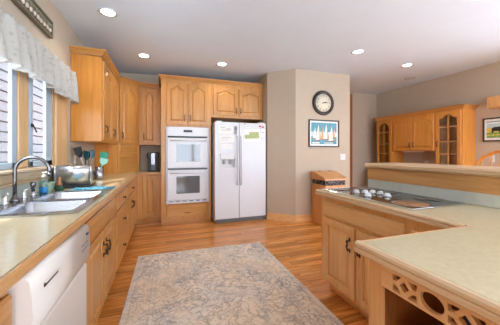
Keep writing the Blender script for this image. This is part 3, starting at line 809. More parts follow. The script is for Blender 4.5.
# double oven
ov = thing('double_oven', 'white double wall oven with two dark windows', 'oven', (0.049, TY - 0.002, 0.365))
OW = 0.704
MB().box((-0.022 + 0.001, -0.012, 0.0), (OW + 0.02, -0.001, 1.343)).box((0.0, 0.0, 0.002), (OW - 0.012, 0.5, 1.34)).build('body', WHITE, ov)
MB().box((0, -0.045, 1.18), (OW, -0.0125, 1.342), 0.006).build('control_panel', WHITE, ov)
MB().box((0.275, -0.0475, 1.25), (0.425, -0.0452, 1.29)).build('display', BLACK, ov)
MB().box((0.01, -0.03, 1.153), (OW - 0.01, -0.0125, 1.178)).build('vent', BLACK, ov)
def oven_door(z0, z1):
    d = MB().box((0, -0.05, z0), (OW, -0.0125, z1), 0.008).build('oven_door', WHITE, ov)
    MB().box((0.155, -0.052, z0 + 0.115), (0.555, -0.0505, z0 + 0.42), 0.0).build('window_pane', DGLASS, d)
    m = MB().cyl((0.05, -0.085, z1 - 0.045), (OW - 0.05, -0.085, z1 - 0.045), 0.013, n=14)
    for x in (0.07, OW - 0.07): m.box((x - 0.012, -0.085, z1 - 0.055), (x + 0.012, -0.0505, z1 - 0.035), 0.003)
    m.build('handle', WHITE, d)
oven_door(0.06, 0.585); oven_door(0.622, 1.15)
MB().box((0.01, -0.03, 0.588), (OW - 0.01, -0.0125, 0.619)).build('gap_strip', GREYM, ov)
m = MB().box((0, -0.04, 0.004), (OW, -0.0125, 0.055), 0.004)
m.build('bottom_trim', WHITE, ov)
m = MB()
for i in range(6): m.box((0.03 + i * 0.115, -0.042, 0.035), (0.10 + i * 0.115, -0.0402, 0.047))
m.build('bottom_vents', BLACK, ov)

# cabinet over the fridge
c = thing('fridge_cabinet', 'wide oak wall cabinet above the white refrigerator', 'cabinet', (0.82, TY, 1.905))
MB().box((0, 0, 0), (1.02, 0.676, 2.53 - 1.905), 0.002).build('carcass', OAK, c)
door(c, 0.035, 0.50, 0.045, 0.55, 0.05, OAK, (0.47, 0.14)); door(c, 0.525, 0.985, 0.045, 0.55, 0.05, OAK, (0.555, 0.14))

# refrigerator
FY = 4.335
fr = thing('refrigerator', 'white side-by-side refrigerator with door dispenser', 'refrigerator', (0.845, FY, 0))
FW = 0.96; FHT = 1.80
MB().box((0.005, 0.075, 0.03), (FW - 0.005, 0.82, FHT - 0.01), 0.005).build('body', WHITE, fr)
MB().box((0.02, 0.03, 0.005), (FW - 0.02, 0.0745, 0.075)).build('bottom_grille', GREYM, fr)
SPX = 0.44
dl_ = MB()
ax0, ax1, az0, az1 = 0.09, 0.365, 0.96, 1.235
fz0, fz1 = 0.08, FHT
for a, b in (((0, fz0), (ax0, fz1)), ((ax1, fz0), (SPX - 0.004, fz1)), ((ax0, fz0), (ax1, az0)), ((ax0, az1), (ax1, fz1))):
    dl_.box((a[0], 0, a[1]), (b[0], 0.07, b[1]))
d1 = dl_.build('freezer_door', WHITE, fr)
MB().box((SPX + 0.004, 0, fz0), (FW, 0.07, fz1), 0.008, seg=2).build('fridge_door', WHITE, fr)
m = MB().box((ax0 + 0.0005, 0.055, az0), (ax1 - 0.0005, 0.069, az1))
m.box((ax0, -0.006, az1 - 0.10), (ax1, 0.02, az1), 0.004); m.box((ax0, -0.004, az0), (ax1, 0.05, az0 + 0.03), 0.003)
m.box((ax0, -0.006, az0), (ax0 + 0.012, 0.03, az1)); m.box((ax1 - 0.012, -0.006, az0), (ax1, 0.03, az1))
dd = m.build('dispenser', WHITEP, d1)
m = MB()
for x in (0.17, 0.28): MB().box((x - 0.025, 0.03, az0 + 0.09), (x + 0.025, 0.045, az1 - 0.10), 0.004).build('paddle', GREYP, dd)
for x in (SPX - 0.035, SPX + 0.035):
    MB().tube([(x, 0, 1.55), (x, -0.03, 1.53), (x, -0.045, 1.45), (x, -0.05, 1.1), (x, -0.045, 0.78), (x, -0.03, 0.70), (x, 0, 0.68)], 0.014, 10).build('handle', WHITE, fr)
m = MB()
for x in (0.08, FW - 0.08):
    m.box((x - 0.05, 0.01, FHT + 0.001), (x + 0.05, 0.12, FHT + 0.02), 0.005)
m.build('hinge_cover', WHITEP, fr)
MB().box((SPX + 0.09, -0.002, 1.768), (SPX + 0.12, -0.0003, 1.785)).build('badge', GREYP, fr)
for x in (0.06, FW - 0.06):
    for y in (0.12, 0.7): MB().cyl((x, y, 0), (x, y, 0.0295), 0.02).build('foot', BLACK, fr)
# papers on the fridge
def sheet(label, x, z, w, h, mats, marks, rot=0.0, grp='papers on the refrigerator', cat='paper', name='paper_note', th=0.0015):
    t = thing(name, label, cat, (0.845 + x, FY - 0.0006, z))
    m = MB().box((-w / 2, -th, -h / 2), (w / 2, 0, h / 2))
    for (a, b, c_, d_, mi) in marks: m.box((a * w / 2, -th - 0.0006, b * h / 2), (c_ * w / 2, -th - 0.0001, d_ * h / 2), mi=mi)
    bmesh.ops.transform(m.b, matrix=Matrix.Rotation(rot, 4, 'Y'), verts=m.b.verts[:])
    o = m.build('sheet', mats, t); return t
sheet('white sheet with grey marks at the top of the freezer door', 0.19, 1.66, 0.26, 0.15, [PAPER, GREYP], [(-.8, .5, -.1, .65, 1), (-.6, -.1, .6, 0.0, 1), (0.1, .2, .8, .35, 1)], 0.05)
sheet('white sheet with grey lines in the middle of the freezer door', 0.21, 1.50, 0.28, 0.13, [PAPER, GREYP], [(-.7, .3, .5, .42, 1), (-.7, -.3, .1, -.2, 1)], -0.06)
sheet('plain white sheet just above the water dispenser', 0.2, 1.37, 0.22, 0.09, [PAPER, GREYP], [(-.6, 0, .6, 0.06, 1)], 0.03)
sheet('small grey magnet at the right edge of the freezer door', 0.375, 1.66, 0.055, 0.15, [GREYP, GREYM], [(-.6, .1, .6, .7, 1)], 0, cat='magnet', name='magnet', th=0.004)
sheet('large sheet with moss green print on the fridge door', 0.685, 1.575, 0.33, 0.23, [PAPER, MOSSP], [(-.85, -.5, .85, 0.1, 1), (-.3, .1, .8, .5, 1)], -0.05)
sheet('small note with grey marks on the fridge door top', 0.60, 1.735, 0.08, 0.04, [PAPER, GREYP], [(-.7, -.3, .7, .3, 1)], 0)
sheet('narrow red and white magnet near the fridge door top right', 0.87, 1.74, 0.10, 0.03, [REDP, PAPER], [(-.2, -.5, .2, .5, 1)], 0.2, cat='magnet', name='magnet', th=0.004)
sheet('small white note on the right edge of the fridge door', 0.905, 1.62, 0.08, 0.14, [PAPER, GREYP], [(-.6, .1, .6, .3, 1)], 0.08)

# ------------------------------------------------------------------ clock, sailboat picture, switch, bin on the clock wall
WYC = BY - 0.001
ck = thing('wall_clock', 'round dark rimmed wall clock above the sailboat picture', 'clock', (2.813, WYC, 2.185))
RX = Matrix.Rotation(PI / 2, 4, 'X')
MB().lathe([(0.17, 0.0), (0.225, 0.0), (0.232, 0.015), (0.225, 0.035), (0.205, 0.045), (0.18, 0.035), (0.17, 0.022)], n=48, M=RX, closed=True).build('rim', CLKF, ck)
MB().lathe([(0.171, 0.001), (0.171, 0.018), (0.002, 0.019)], n=48, M=RX).build('face', CREAM, ck)
def text_mb(m, s, size, M, mi=0):
    cu = bpy.data.curves.new('t', 'FONT'); cu.body = s; cu.size = size; cu.align_x = 'CENTER'; cu.align_y = 'CENTER'; cu.extrude = 0.0006
    o = bpy.data.objects.new('t', cu); me = o.to_mesh(); me.transform(M); me.update()
    base = len(m.b.faces); m.b.from_mesh(me); m.b.faces.ensure_lookup_table()
    for f in m.b.faces[base:]: f.material_index = mi
    o.to_mesh_clear(); bpy.data.objects.remove(o); bpy.data.curves.remove(cu)
m = MB()
for h in range(1, 13):
    a = PI / 2 - h * PI / 6
    text_mb(m, str(h), 0.05, Matrix.Translation((0.136 * math.cos(a), -0.0202, 0.136 * math.sin(a))) @ RX)
m.build('numerals', BLACK, ck)
def hand(a, L, w): 
    a = PI / 2 - a; d = Vector((math.cos(a), math.sin(a))); n_ = Vector((-d.y, d.x))
    p = [-d * 0.03 - n_ * w, d * L * .6 - n_ * w * 1.3, d * L, d * L * .6 + n_ * w * 1.3, -d * 0.03 + n_ * w]
    return MB().prism([(v.x, v.y) for v in p], 'y', -0.025, -0.023)
hand(math.radians(68), 0.075, 0.005).build('hand', BLACK, ck); hand(math.radians(86), 0.115, 0.004).build('hand', BLACK, ck)
MB().lathe([(0.009, 0.0195), (0.009, 0.028)], n=14, M=RX).build('center_cap', BLACK, ck)

def frame_mb(w, h, t, d):
    m = MB()
    m.box((-w / 2, -d, -h / 2), (w / 2, -0.001, -h / 2 + t), 0.003); m.box((-w / 2, -d, h / 2 - t), (w / 2, -0.001, h / 2), 0.003)
    m.box((-w / 2, -d, -h / 2 + t), (-w / 2 + t, -0.001, h / 2 - t), 0.003); m.box((w / 2 - t, -d, -h / 2 + t), (w / 2, -0.001, h / 2 - t), 0.003); return m
pc = thing('framed_picture', 'black framed sailboat print below the wall clock', 'picture', (2.835, WYC, 1.615))
PW, PH = 0.665, 0.505
frame_mb(PW, PH, 0.022, 0.025).build('frame', BLKF, pc)
MB().box((-PW / 2 + 0.021, -0.008, -PH / 2 + 0.021), (PW / 2 - 0.021, -0.002, PH / 2 - 0.021)).build('mat_board', PAPER, pc)
m = MB(); iw, ih = 0.28, 0.2
yy = [-0.0085]
def quad(x0, z0, x1, z1, mi): yy[0] -= 0.0002; m.poly([(x0, yy[0], z0), (x1, yy[0], z0), (x1, yy[0], z1), (x0, yy[0], z1)], mi)
def tri(a, b, c_, mi): yy[0] -= 0.0002; m.poly([(a[0], yy[0], a[1]), (b[0], yy[0], b[1]), (c_[0], yy[0], c_[1])], mi)
quad(-iw, -ih, iw, ih, 0); quad(-iw, -ih, iw, -0.06, 1); quad(-iw, 0.02, iw, ih, 1); quad(-iw, -0.01, iw, 0.03, 0)
for x, z, hgt, wd, mi in ((-0.2, -0.09, 0.2, 0.09, 2), (-0.13, -0.12, 0.30, 0.11, 2), (-0.03, -0.1, 0.26, 0.07, 3), (0.04, -0.1, 0.29, 0.12, 2), (0.16, -0.13, 0.28, 0.13, 2), (0.22, -0.07, 0.2, 0.06, 3)):
    tri((x - wd * .5, z), (x + wd * .25, z), (x + wd * .1, z + hgt), mi); tri((x + wd * .3, z + 0.01), (x + wd * .6, z + 0.01), (x + wd * .15, z + hgt * .8), 3 if mi == 2 else 2)
    quad(x - wd * .5, z - 0.02, x + wd * .5, z - 0.004, 4)
quad(-0.26, -0.19, -0.1, -0.165, 2); quad(0.0, -0.185, 0.2, -0.17, 2)
m.build('print', [SKYP, TEAL, SAILW, SAILT, OAKD], pc, fix=False)
def toggles2(t):
    for s in (-1, 1): MB().box((s * 0.023 - 0.006, -0.014, -0.012), (s * 0.023 + 0.006, -0.0062, 0.012), 0.002).build('toggle', WHITEP, t)
t = thing('light_switch', 'white double light switch right of and below sailboat picture', 'switch', (3.265, WYC, 1.175))
MB().box((-0.06, -0.006, -0.058), (0.06, 0, 0.058), 0.002).build('cover_plate', WHITEP, t); toggles2(t)

# bin with slanted lid
bn = thing('storage_bin', 'wooden storage bin with slanted lid below the clock', 'bin', (2.55, 3.545, 0))
bw, bd = 0.42, 0.40
m = MB(); m.box((0, 0, 0.04), (bw, bd, 0.70), 0.004); m.box((0.0, 0, 0), (0.04, bd, 0.0395)); m.box((bw - 0.04, 0, 0), (bw, bd, 0.0395)); m.build('body', BINW, bn)
MB().box((0.008, 0.006, 0.7005), (bw - 0.008, bd - 0.006, 0.785)).build('cloth_liner', DKCLOTH, bn)
MB().prism([(-0.02, 0.7855), (-0.02, 0.815), (bd * 0.72, 0.918), (bd, 0.918), (bd, 0.7855)], 'x', -0.02, bw + 0.02).build('lid', BINW, bn)
m = MB()
for x in (0.1, bw - 0.1): m.box((x - 0.025, bd * .72 - 0.0, 0.9185), (x + 0.025, bd * .72 + 0.05, 0.926), 0.002)
m.build('hinge', BRONZE, bn)

# ------------------------------------------------------------------ hutch on the right wall (front faces -X)
HX = 4.92; HD = XR - HX - 0.004
hu = thing('hutch', 'golden oak hutch with glass end cabinets on the right wall', 'hutch', (HX, 4.77, 0), -PI / 2)   # local x -> world -Y
HL = 1.86; hz0, hz1 = 0.965, 2.03
def opencab(x0, x1):
    m = MB(); t_ = 0.018
    m.box((x0, 0, 0.835), (x0 + t_, HD, hz1)); m.box((x1 - t_, 0, 0.835), (x1, HD, hz1)); m.box((x0 + t_, HD - 0.01, 0.835), (x1 - t_, HD, hz1))
    m.box((x0 + t_, 0, hz1 - t_), (x1 - t_, HD - .01, hz1)); m.box((x0 + t_, 0, 0.835), (x1 - t_, HD - .01, 0.853))
    m.box((x0 + t_, 0, 0.854), (x0 + 0.035, 0.018, hz1 - t_)); m.box((x1 - 0.035, 0, 0.854), (x1 - t_, 0.018, hz1 - t_))
    m.build('display_case', GOLD, hu)
    for z in (1.2, 1.5, 1.78): MB().box((x0 + t_ + .001, 0.03, z), (x1 - t_ - .001, HD - 0.011, z + 0.018)).build('shelf', FIRE, hu)
    d = door_mb(x0 + 0.02, x1 - 0.02, 0.95, hz1 - 0.02, -0.001, 0.07, glassy=True, rail=0.06).build('glass_door', GOLD, hu)
    xm = (x0 + x1) / 2; m = MB(); m.box((xm - 0.01, -0.018, 1.0), (xm + 0.01, -0.003, hz1 - 0.08))
    for z in (1.22, 1.45, 1.72): m.box((x0 + 0.07, -0.017, z), (x1 - 0.07, -0.004, z + 0.018))
    m.build('muntins', OAK, d)
    MB().box((x0 + 0.07, -0.011, 1.0), (x1 - 0.07, -0.008, hz1 - 0.07)).build('pane', GLASS, d)
    return d
opencab(0, 0.45); d_ = opencab(1.40, HL)
pull_mb(1.445, 1.42, -0.0215, 0.08).build('handle', BRONZE, d_)
MB().box((0.4505, 0, 1.29), (1.3995, HD, hz1), 0.002).build('carcass', GOLD, hu)
door(hu, 0.475, 0.92, 1.305, 2.01, 0.06, GOLD, (0.885, 1.42)); door(hu, 0.93, 1.375, 1.305, 2.01, 0.06, GOLD, (0.965, 1.42))
crown(MB(), [(-0.001, HD), (-0.001, -0.001), (HL + 0.001, -0.001), (HL + 0.001, HD)], [(0, hz1 + 0.001), (0.012, hz1 + 0.001), (0.02, hz1 + 0.02), (0.045, hz1 + 0.045), (0.055, hz1 + 0.05), (0.057, hz1 + 0.065), (0, hz1 + 0.065)]).build('crown', OAKH, hu)
MB().box((0, 0.0, hz1 + 0.001), (HL, HD, hz1 + 0.02)).build('top_panel', GOLD, hu)
MB().box((-0.0, -0.24, 0.0), (HL, HD, 0.795), 0.003).build('base_carcass', GOLD, hu)
MB().box((-0.03, -0.27, 0.796), (HL + 0.02, HD, 0.834), 0.006).build('base_top', FIRE, hu)
for i in range(4): door(hu, 0.03 + i * 0.46, 0.03 + i * 0.46 + 0.44, 0.1, 0.77, 0.0, OAK, (0.4 + i * 0.46 if i % 2 == 0 else 0.09 + i * 0.46, 0.65), y=-0.241)
MB().box((0.66, 0.04, 1.265), (1.10, 0.12, 1.2885), 0.004).build('under_cabinet_light', UCL, hu)
t = thing('wall_outlet', 'small white outlet inside the hutch niche above the bar ledge', 'outlet', (XR - 0.001, 3.78, 1.03), -PI / 2)
MB().box((-0.04, -0.006, -0.058), (0.04, 0, 0.058), 0.002).build('cover_plate', WHITEP, t); sockets(t)

# right wall: picture, shelf, switch plate
pc = thing('framed_picture', 'black framed meadow print on the right wall beside the hutch', 'picture', (XR - 0.001, 2.47, 1.645), -PI / 2)
frame_mb(0.64, 0.40, 0.022, 0.025).build('frame', BLKF, pc)
MB().box((-0.299, -0.008, -0.179), (0.299, -0.002, 0.179)).build('mat_board', PAPER, pc)
m = MB(); yy[0] = -0.0085
quad(-0.27, -0.14, 0.27, 0.10, 0); quad(-0.27, -0.05, 0.27, 0.03, 2); quad(-0.27, -0.14, 0.27, -0.05, 1); quad(-0.27, 0.125, 0.27, 0.14, 3); quad(-0.27, -0.10, 0.05, -0.085, 2)
yy[0] -= 0.0002
m.poly([(x, yy[0], z) for x, z in ((-0.20, -0.06), (-0.18, -0.06), (-0.17, -0.03), (-0.10, -0.03), (-0.095, -0.06), (-0.075, -0.06), (-0.06, 0.02), (-0.02, 0.05), (-0.04, 0.07), (-0.09, 0.045), (-0.17, 0.04), (-0.2, 0.02))], 4)
m.build('print', [SKYP, GREENP, YELP, TEAL, BLACK], pc, fix=False)
sh = thing('wall_shelf', 'pale wood box shelf high on the right wall above picture', 'shelf', (XR - 0.001, 2.635, 1.99), -PI / 2)
MB().box((0, -0.20, 0.0), (0.9, 0, 0.02), 0.003).box((0, -0.20, 0.0205), (0.9, -0.18, 0.18), 0.003).box((0, -0.18, 0.0205), (0.02, 0, 0.18)).build('shelf_box', OAKP, sh)
t = thing('light_switch', 'white switch plate on right wall behind the arched stool', 'switch', (XR - 0.001, 2.665, 1.15), -PI / 2)
MB().box((-0.037, -0.006, -0.058), (0.037, 0, 0.058), 0.002).build('cover_plate', WHITEP, t); toggle(t)

# ------------------------------------------------------------------ peninsula: cooktop cabinet, near counter, bar
IX = 1.375
c = thing('cooktop_cabinet', 'pale oak base cabinet with two doors below the cooktop', 'cabinet', (IX, 1.965, 0), -PI / 2)
CL = 1.20
MB().box((0, 0, 0.1), (CL, 0.54, 0.865), 0.002).build('carcass', OAKP, c)
MB().box((0.02, 0.075, 0), (CL, 0.52, 0.0995)).build('toe_kick', OAKP, c)
drawer(c, 0.045, 0.85, 0.70, 0.825, OAKPH, knob=False, name='false_front')
door(c, 0.06, 0.435, 0.125, 0.675, 0, OAKP, (0.395, 0.54)); door(c, 0.465, 0.84, 0.125, 0.675, 0, OAKP, (0.5, 0.54))
door(c, 0.895, 1.17, 0.125, 0.80, 0, OAKP)

# near counter cabinet with open nook and fretwork valance on its aisle side (faces -X)
NX = 0.725; NY1 = 0.735
c = thing('nook_cabinet', 'pale oak open cabinet with fretwork valance under near counter corner', 'cabinet', (NX, NY1, 0), -PI / 2)
NL = 1.3; ND = 0.62
m = MB(); m.box((0, 0, 0.0), (0.05, 0.02, 0.865), 0.002); m.box((NL - 0.05, 0, 0), (NL, 0.02, 0.865), 0.002)
m.box((0.0505, 0, 0.0), (NL - 0.0505, 0.02, 0.10)); m.box((0.0505, 0.0, 0.855), (NL - 0.0505, 0.018, 0.865))
m.build('face_frame', OAKP, c)
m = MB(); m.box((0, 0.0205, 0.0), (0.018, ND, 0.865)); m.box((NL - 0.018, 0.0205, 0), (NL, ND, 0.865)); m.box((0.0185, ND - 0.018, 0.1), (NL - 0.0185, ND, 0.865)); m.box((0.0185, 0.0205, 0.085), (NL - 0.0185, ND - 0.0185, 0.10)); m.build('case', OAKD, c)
# end panel toward the cooktop is pale like the front
MB().box((-0.006, 0.0, 0.0), (-0.0005, ND, 0.865)).build('end_panel', OAKP, c)
# fretwork valance: board with repeated cutouts made as a shape with holes
def fretwork():
    x0, x1, z0, z1 = 0.0505, NL - 0.0505, 0.782, 0.8545
    cu = bpy.data.curves.new('fret', 'CURVE'); cu.dimensions = '2D'; cu.fill_mode = 'BOTH'; cu.extrude = 0.008
    def spl(pts):
        s = cu.splines.new('POLY'); s.points.add(len(pts) - 1); s.use_cyclic_u = True
        for p, (x, z) in zip(s.points, pts): p.co = (x, z, 0, 1)
    spl([(x0, z0), (x1, z0), (x1, z1), (x0, z1)])
    zm = (z0 + z1) / 2; H2 = 0.027
    def cluster(cx):
        w = 0.043
        spl([(cx - 0.017, zm), (cx, zm - 0.017), (cx + 0.017, zm), (cx, zm + 0.017)])
        for sx in (-1, 1):
            for sz in (-1, 1):
                spl([(cx + sx * w, zm + sz * H2), (cx + sx * 0.011, zm + sz * H2), (cx + sx * 0.027, zm + sz * 0.0085), (cx + sx * w * 0.95, zm + sz * 0.006)])
    def ell(cx):
        spl([(cx + 0.036 * math.cos(2 * PI * k / 28), zm + 0.027 * math.sin(2 * PI * k / 28)) for k in range(28)])
    for i in range(7):
        cx = x0 + 0.088 + i * 0.172
        cluster(cx)
        if i < 6: ell(cx + 0.086)
    o = bpy.data.objects.new('fret', cu); COL.objects.link(o)
    me = bpy.data.meshes.new_from_object(o.evaluated_get(bpy.context.evaluated_depsgraph_get()))
    bpy.data.objects.remove(o); bpy.data.curves.remove(cu)
    me.transform(Matrix.Translation((0, 0.01, 0)) @ Matrix.Rotation(PI / 2, 4, 'X'))
    me.materials.clear(); me.materials.append(OAKPH)
    v = bpy.data.objects.new('fretwork_valance', me); COL.objects.link(v); v.parent = c
bpy.context.view_layer.update()
fretwork()
# folded lavender cloth stored in the nook
m = MB()
for k in range(4): m.box((-0.13 + 0.004 * k, -0.16, 0.0 + k * 0.03), (0.13 - 0.003 * k, 0.16 - 0.004 * k, 0.0295 + k * 0.03), 0.012, seg=3)
st = thing('storage_box', 'pale wooden box inside the open nook carrying lavender cloth', 'box', (0.92, 0.50, 0.101))
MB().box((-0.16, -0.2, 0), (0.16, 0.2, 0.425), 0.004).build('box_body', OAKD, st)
tag(m.build('folded_cloth', PURPLE, loc=(0.93, 0.47, 0.527)), 'folded lavender cloth lying inside the open nook', 'cloth')

# peninsula countertop
pcx = thing('countertop', 'L-shaped beige laminate countertop on the peninsula around the cooktop', 'countertop', (1.6, 0.8, 0.87))
O2 = (1.6, 0.8, 0.87)
BXW = 1.945
m = MB()
for a, b in (((1.355, 0.765, 0.869), (BXW, 1.10, 0.91)), ((1.355, 1.97, 0.869), (BXW, 1.985, 0.91)), ((1.355, 1.10, 0.869), (1.405, 1.97, 0.91)), ((1.915, 1.10, 0.869), (BXW, 1.97, 0.91)), ((0.72, -0.6, 0.869), (BXW, 0.765, 0.91))):
    m.box(rel(a, O2), rel(b, O2))
m.build('laminate_top', LAM, pcx)
def edge_strip(p, q, n_, name='wood_edge', mat=OAKPY):
    """nosing along p->q, outward normal n_"""
    prof = [(0.0005, 0.866), (0.016, 0.866), (0.021, 0.872), (0.021, 0.884), (0.016, 0.888), (0.021, 0.893), (0.02, 0.903), (0.014, 0.9095), (0.0005, 0.9095)]
    m = MB(); rings = []
    for P_ in (p, q): rings.append([m.b.verts.new(rel((P_[0] + n_[0] * o, P_[1] + n_[1] * o, z), O2)) for o, z in prof])
    N = len(prof)
    for i in range(N): m.b.faces.new((rings[0][i], rings[0][(i + 1) % N], rings[1][(i + 1) % N], rings[1][i]))
    m.b.faces.new(rings[0][::-1]); m.b.faces.new(rings[1]); return m.build(name, mat, pcx)
edge_strip((1.355, 0.787), (1.355, 2.006), (-1, 0)); edge_strip((0.72, -0.6), (0.72, 0.786), (-1, 0))
edge_strip((0.72, 0.765), (1.3545, 0.765), (0, 1), mat=OAKPH); edge_strip((1.355, 1.985), (BXW, 1.985), (0, 1), mat=OAKPH)

# cooktop
ck2 = thing('cooktop', 'black glass electric cooktop with white control knobs', 'cooktop', (1.655, 1.535, 0.911))
m = MB(); hx2, hy2 = 0.252, 0.44
m.box((-hx2, -hy2, 0.0), (hx2, hy2, 0.006), 0.002); m.build('glass_top', BLKGL, ck2)
m = MB()
for a, b in (((-hx2 - 0.014, -hy2 - 0.012), (-hx2 - 0.0005, hy2 + 0.012)), ((hx2 + 0.0005, -hy2 - 0.012), (hx2 + 0.012, hy2 + 0.012)), ((-hx2, -hy2 - 0.012), (hx2, -hy2 - 0.0005)), ((-hx2, hy2 + 0.0005), (hx2, hy2 + 0.012))):
    m.box((a[0], a[1], 0), (b[0], b[1], 0.0075), 0.002)
m.build('trim', CHROME, ck2)
def burner(x, y, r, mat):
    o = MB().lathe([(r, 0.0062), (r, 0.0066), (0.001, 0.0067)], (x, y, 0), 36).build('burner', mat, ck2)
    MB().lathe([(r + 0.001, 0.0062), (r + 0.008, 0.0062), (r + 0.008, 0.0068), (r + 0.001, 0.0068)], (x, y, 0), 36, closed=True).build('burner_ring', RING, o)
burner(-0.115, -0.315, 0.105, BURN); burner(0.13, -0.26, 0.085, BLKGL); burner(0.12, 0.05, 0.075, BLKGL); burner(0.13, 0.30, 0.1, BLKGL); burner(-0.12, 0.32, 0.08, BLKGL)
for x, y in ((-0.125, 0.165), (-0.062, 0.132), (-0.008, 0.105), (0.0, 0.035), (-0.03, -0.06), (-0.17, -0.01)):
    MB().lathe([(0.027, 0.0065), (0.028, 0.011), (0.023, 0.015), (0.021, 0.026), (0.017, 0.03), (0.001, 0.031)], (x, y, 0), 20).build('knob', WHITEP, ck2)

# raised bar wall and ledge
bar = thing('breakfast_bar', 'raised oak bar ledge and riser behind the cooktop', 'bar', (2.0, 0.7, 0))
def rb(a, b, bev=0.0): return MB().box((a[0] - 2.0, a[1] - 0.7, a[2]), (b[0] - 2.0, b[1] - 0.7, b[2]), bev)
BY1 = 1.985
rb((BXW + 0.001, -0.6, 0), (2.05, BY1, 0.905)).build('bar_wall', OAKP, bar)
rb((BXW + 0.001, -0.6, 0.9055), (2.05, BY1, 1.103)).build('riser_core', OAKP, bar)
rb((BXW - 0.013, -0.6, 0.911), (BXW + 0.0005, BY1, 0.99), 0.002).build('tile_strip', BACKSP, bar)
rb((BXW - 0.016, -0.6, 0.9905), (BXW + 0.0005, BY1, 1.103), 0.002).build('wood_riser', OAKR, bar)
rb((BXW - 0.045, -0.6, 1.1035), (2.32, BY1 + 0.02, 1.15), 0.012).build('ledge', OAKPY, bar)

# arched windsor bar stool behind the bar
bs = thing('bar_stool', 'arched back spindle stool of oak behind the breakfast bar', 'stool', (2.78, 1.47, 0))
MB().lathe([(0.001, 0.70), (0.19, 0.705), (0.205, 0.72), (0.2, 0.738), (0.12, 0.732), (0.001, 0.73)], n=30).build('seat', GOLD, bs)
for sx in (-1, 1):
    for sy in (-1, 1):
        MB().tube([(sx * 0.12, sy * 0.12, 0.708), (sx * 0.16, sy * 0.16, 0.35), (sx * 0.2, sy * 0.2, 0.0)], [0.018, 0.022, 0.013], 12).build('leg', GOLD, bs)
for s in (-1, 1):
    MB().cyl((s * 0.175, -0.172, 0.25), (s * 0.175, 0.172, 0.25), 0.01, n=10).build('rung', GOLD, bs)
    MB().cyl((-0.17, s * 0.168, 0.32), (0.17, s * 0.168, 0.32), 0.01, n=10).build('rung', GOLD, bs)
pts = []
for k in range(25):
    a = PI * k / 24; yv = -0.245 * math.cos(a) * (1.0 if True else 1); zv = 0.92 + 0.345 * math.sin(a)
    pts.append((0.15 + 0.10 * (zv - 0.72) / 0.5, yv, zv))
pts = [(0.13, -0.13, 0.735), (0.16, -0.22, 0.85)] + pts + [(0.16, 0.22, 0.85), (0.13, 0.13, 0.735)]
MB().tube(pts, 0.016, 12).build('back_bow', GOLD, bs)
for k in range(-2, 3):
    yv = k * 0.075; zt_ = 0.92 + 0.345 * math.sqrt(max(0, 1 - (yv / 0.245) ** 2)) - 0.008
    MB().tube([(0.14, k * 0.05, 0.735), (0.15 + 0.10 * (zt_ - 0.72) / 0.5, yv, zt_)], [0.009, 0.007], 8).build('spindle', GOLD, bs)

# ------------------------------------------------------------------ rug
rg = MB().box((-0.775, -1.22, 0.0), (0.775, 1.22, 0.012), 0.004)
rgo = rg.build('area_rug', RUG, loc=(0.465, 2.04, 0.001)); rgo.rotation_euler = (0, 0, math.radians(-0.9))
tag(rgo, 'faded grey and beige oriental area rug on the plank floor', 'rug')

# ------------------------------------------------------------------ valance, rod and carved panel on the left wall
va = thing('valance', 'white lace valance gathered on a rod over the window', 'curtain', (-0.955, 2.3, 0))
m = MB(); n = 260; nz = 14; y0, y1 = -1.5, 1.05
grid = []
for i in range(n + 1):
    u = i / n; y = y0 + (y1 - y0) * u
    ph = y * 42 + 1.2 * math.sin(y * 5.1) + 0.8 * math.sin(y * 11.3)
    bot = 1.838 - 0.022 * abs(math.sin(y * 13.5)) + 0.03 * math.sin(y * 3.4 + 1.0) * 0.5
    row = []
    for j in range(nz + 1):
        v = j / nz; z = 2.155 + (bot - 2.155) * v
        amp = 0.012 + 0.03 * v ** 0.7 if v > 0.12 else 0.01
        x = amp * math.sin(ph + 0.6 * v * math.sin(y * 3)) + 0.012 * v + (0.008 * math.sin(ph * 2.1) if v < 0.12 else 0.004 * math.sin(ph * 0.5 + 3 * v))
        row.append(m.b.verts.new((x, y, z)))
    grid.append(row)
for i in range(n):
    for j in range(nz):
        f = m.b.faces.new((grid[i][j], grid[i + 1][j], grid[i + 1][j + 1], grid[i][j + 1])); f.smooth = True
o = m.build('lace', LACE, va, fix=False)
sol = o.modifiers.new('thick', 'SOLIDIFY'); sol.thickness = 0.002
MB().cyl((-0.022, y0 - 0.04, 2.115), (-0.022, y1 + 0.01, 2.115), 0.006, n=10).build('rod', BLACK, va)
m = MB()
for y in (y0, 0.0, y1): m.tube([(-0.022, y, 2.115), (-0.1, y, 2.115)], 0.005, 8)
m.build('bracket', BLACK, va)

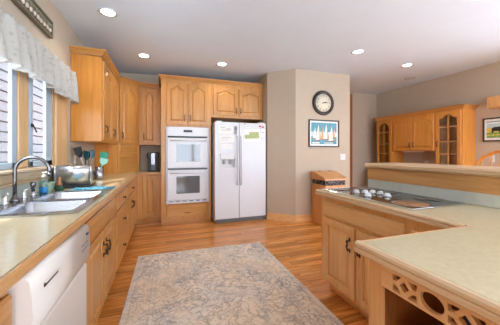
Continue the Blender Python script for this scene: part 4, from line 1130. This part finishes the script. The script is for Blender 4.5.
cv = thing('carved_panel', 'long dark carved panel with pale beads above the valance', 'decoration', (XL + 0.001, 1.9, 2.36), R90)
L = 1.03
m = MB(); m.box((-1.2, -0.028, 0.0), (L, -0.001, 0.165), 0.004); m.box((-1.2, -0.04, 0.0), (L, -0.0285, 0.022), 0.004); m.box((-1.2, -0.04, 0.143), (L, -0.0285, 0.165), 0.004); m.box((L - 0.022, -0.04, 0.0225), (L, -0.0285, 0.1425), 0.004)
m.build('board', ORN, cv)
for i in range(36):
    MB().sphere((0, 0, 0), 0.021, sc=(0.95, 0.55, 1.0), seg=12).build('bead', ORNB, cv, loc=(-1.15 + i * 0.06, -0.0395, 0.052))
m = MB()
for i in range(27):
    x = -1.13 + i * 0.08
    pts = [(x + 0.02 * math.cos(a), -0.031, 0.108 + 0.02 * math.sin(a)) for a in [k * PI / 5 for k in range(9)]]
    m.tube(pts, 0.006, 6); m.tube([(x + 0.02, -0.031, 0.108), (x + 0.05, -0.031, 0.128), (x + 0.06, -0.031, 0.1)], 0.005, 6)
m.build('scrollwork', plain('olive_scroll_paint', (146, 142, 118), 0.5, var=0.2), cv)

# ------------------------------------------------------------------ recessed ceiling lights
spots = [(-0.571, 3.046, 'recessed ceiling light over the sink run, nearest the window'), (-0.295, 4.223, 'recessed ceiling light near the corner wall cabinet'),
         (0.937, 4.193, 'recessed ceiling light in front of the fridge cabinet'), (2.747, 3.014, 'recessed ceiling light in front of the clock wall'),
         (3.969, 3.201, 'recessed ceiling light in front of the hutch'), (4.70, 3.73, 'dim recessed ceiling light nearest the hutch')]
for i, (x, y, lab) in enumerate(spots):
    t = thing('ceiling_light', lab, 'light', (x, y, HC - 0.001), 0, 'recessed ceiling lights')
    MB().lathe([(0.068, -0.002), (0.092, -0.002), (0.096, -0.007), (0.088, -0.011), (0.07, -0.006)], n=32, closed=True).build('trim_ring', WHITE, t)
    MB().lathe([(0.069, -0.001), (0.069, -0.004), (0.001, -0.0045)], n=32).build('lens', LAMP if i < 5 else WHITEP, t)
    if i < 5:
        ld = bpy.data.lights.new('can_light', 'SPOT'); ld.energy = 9; ld.spot_size = math.radians(130); ld.spot_blend = 0.6; ld.color = (1, 0.92, 0.8); ld.shadow_soft_size = 0.06
        lo = bpy.data.objects.new('can_light', ld); COL.objects.link(lo); lo.location = (0, 0, -0.02); lo.parent = t
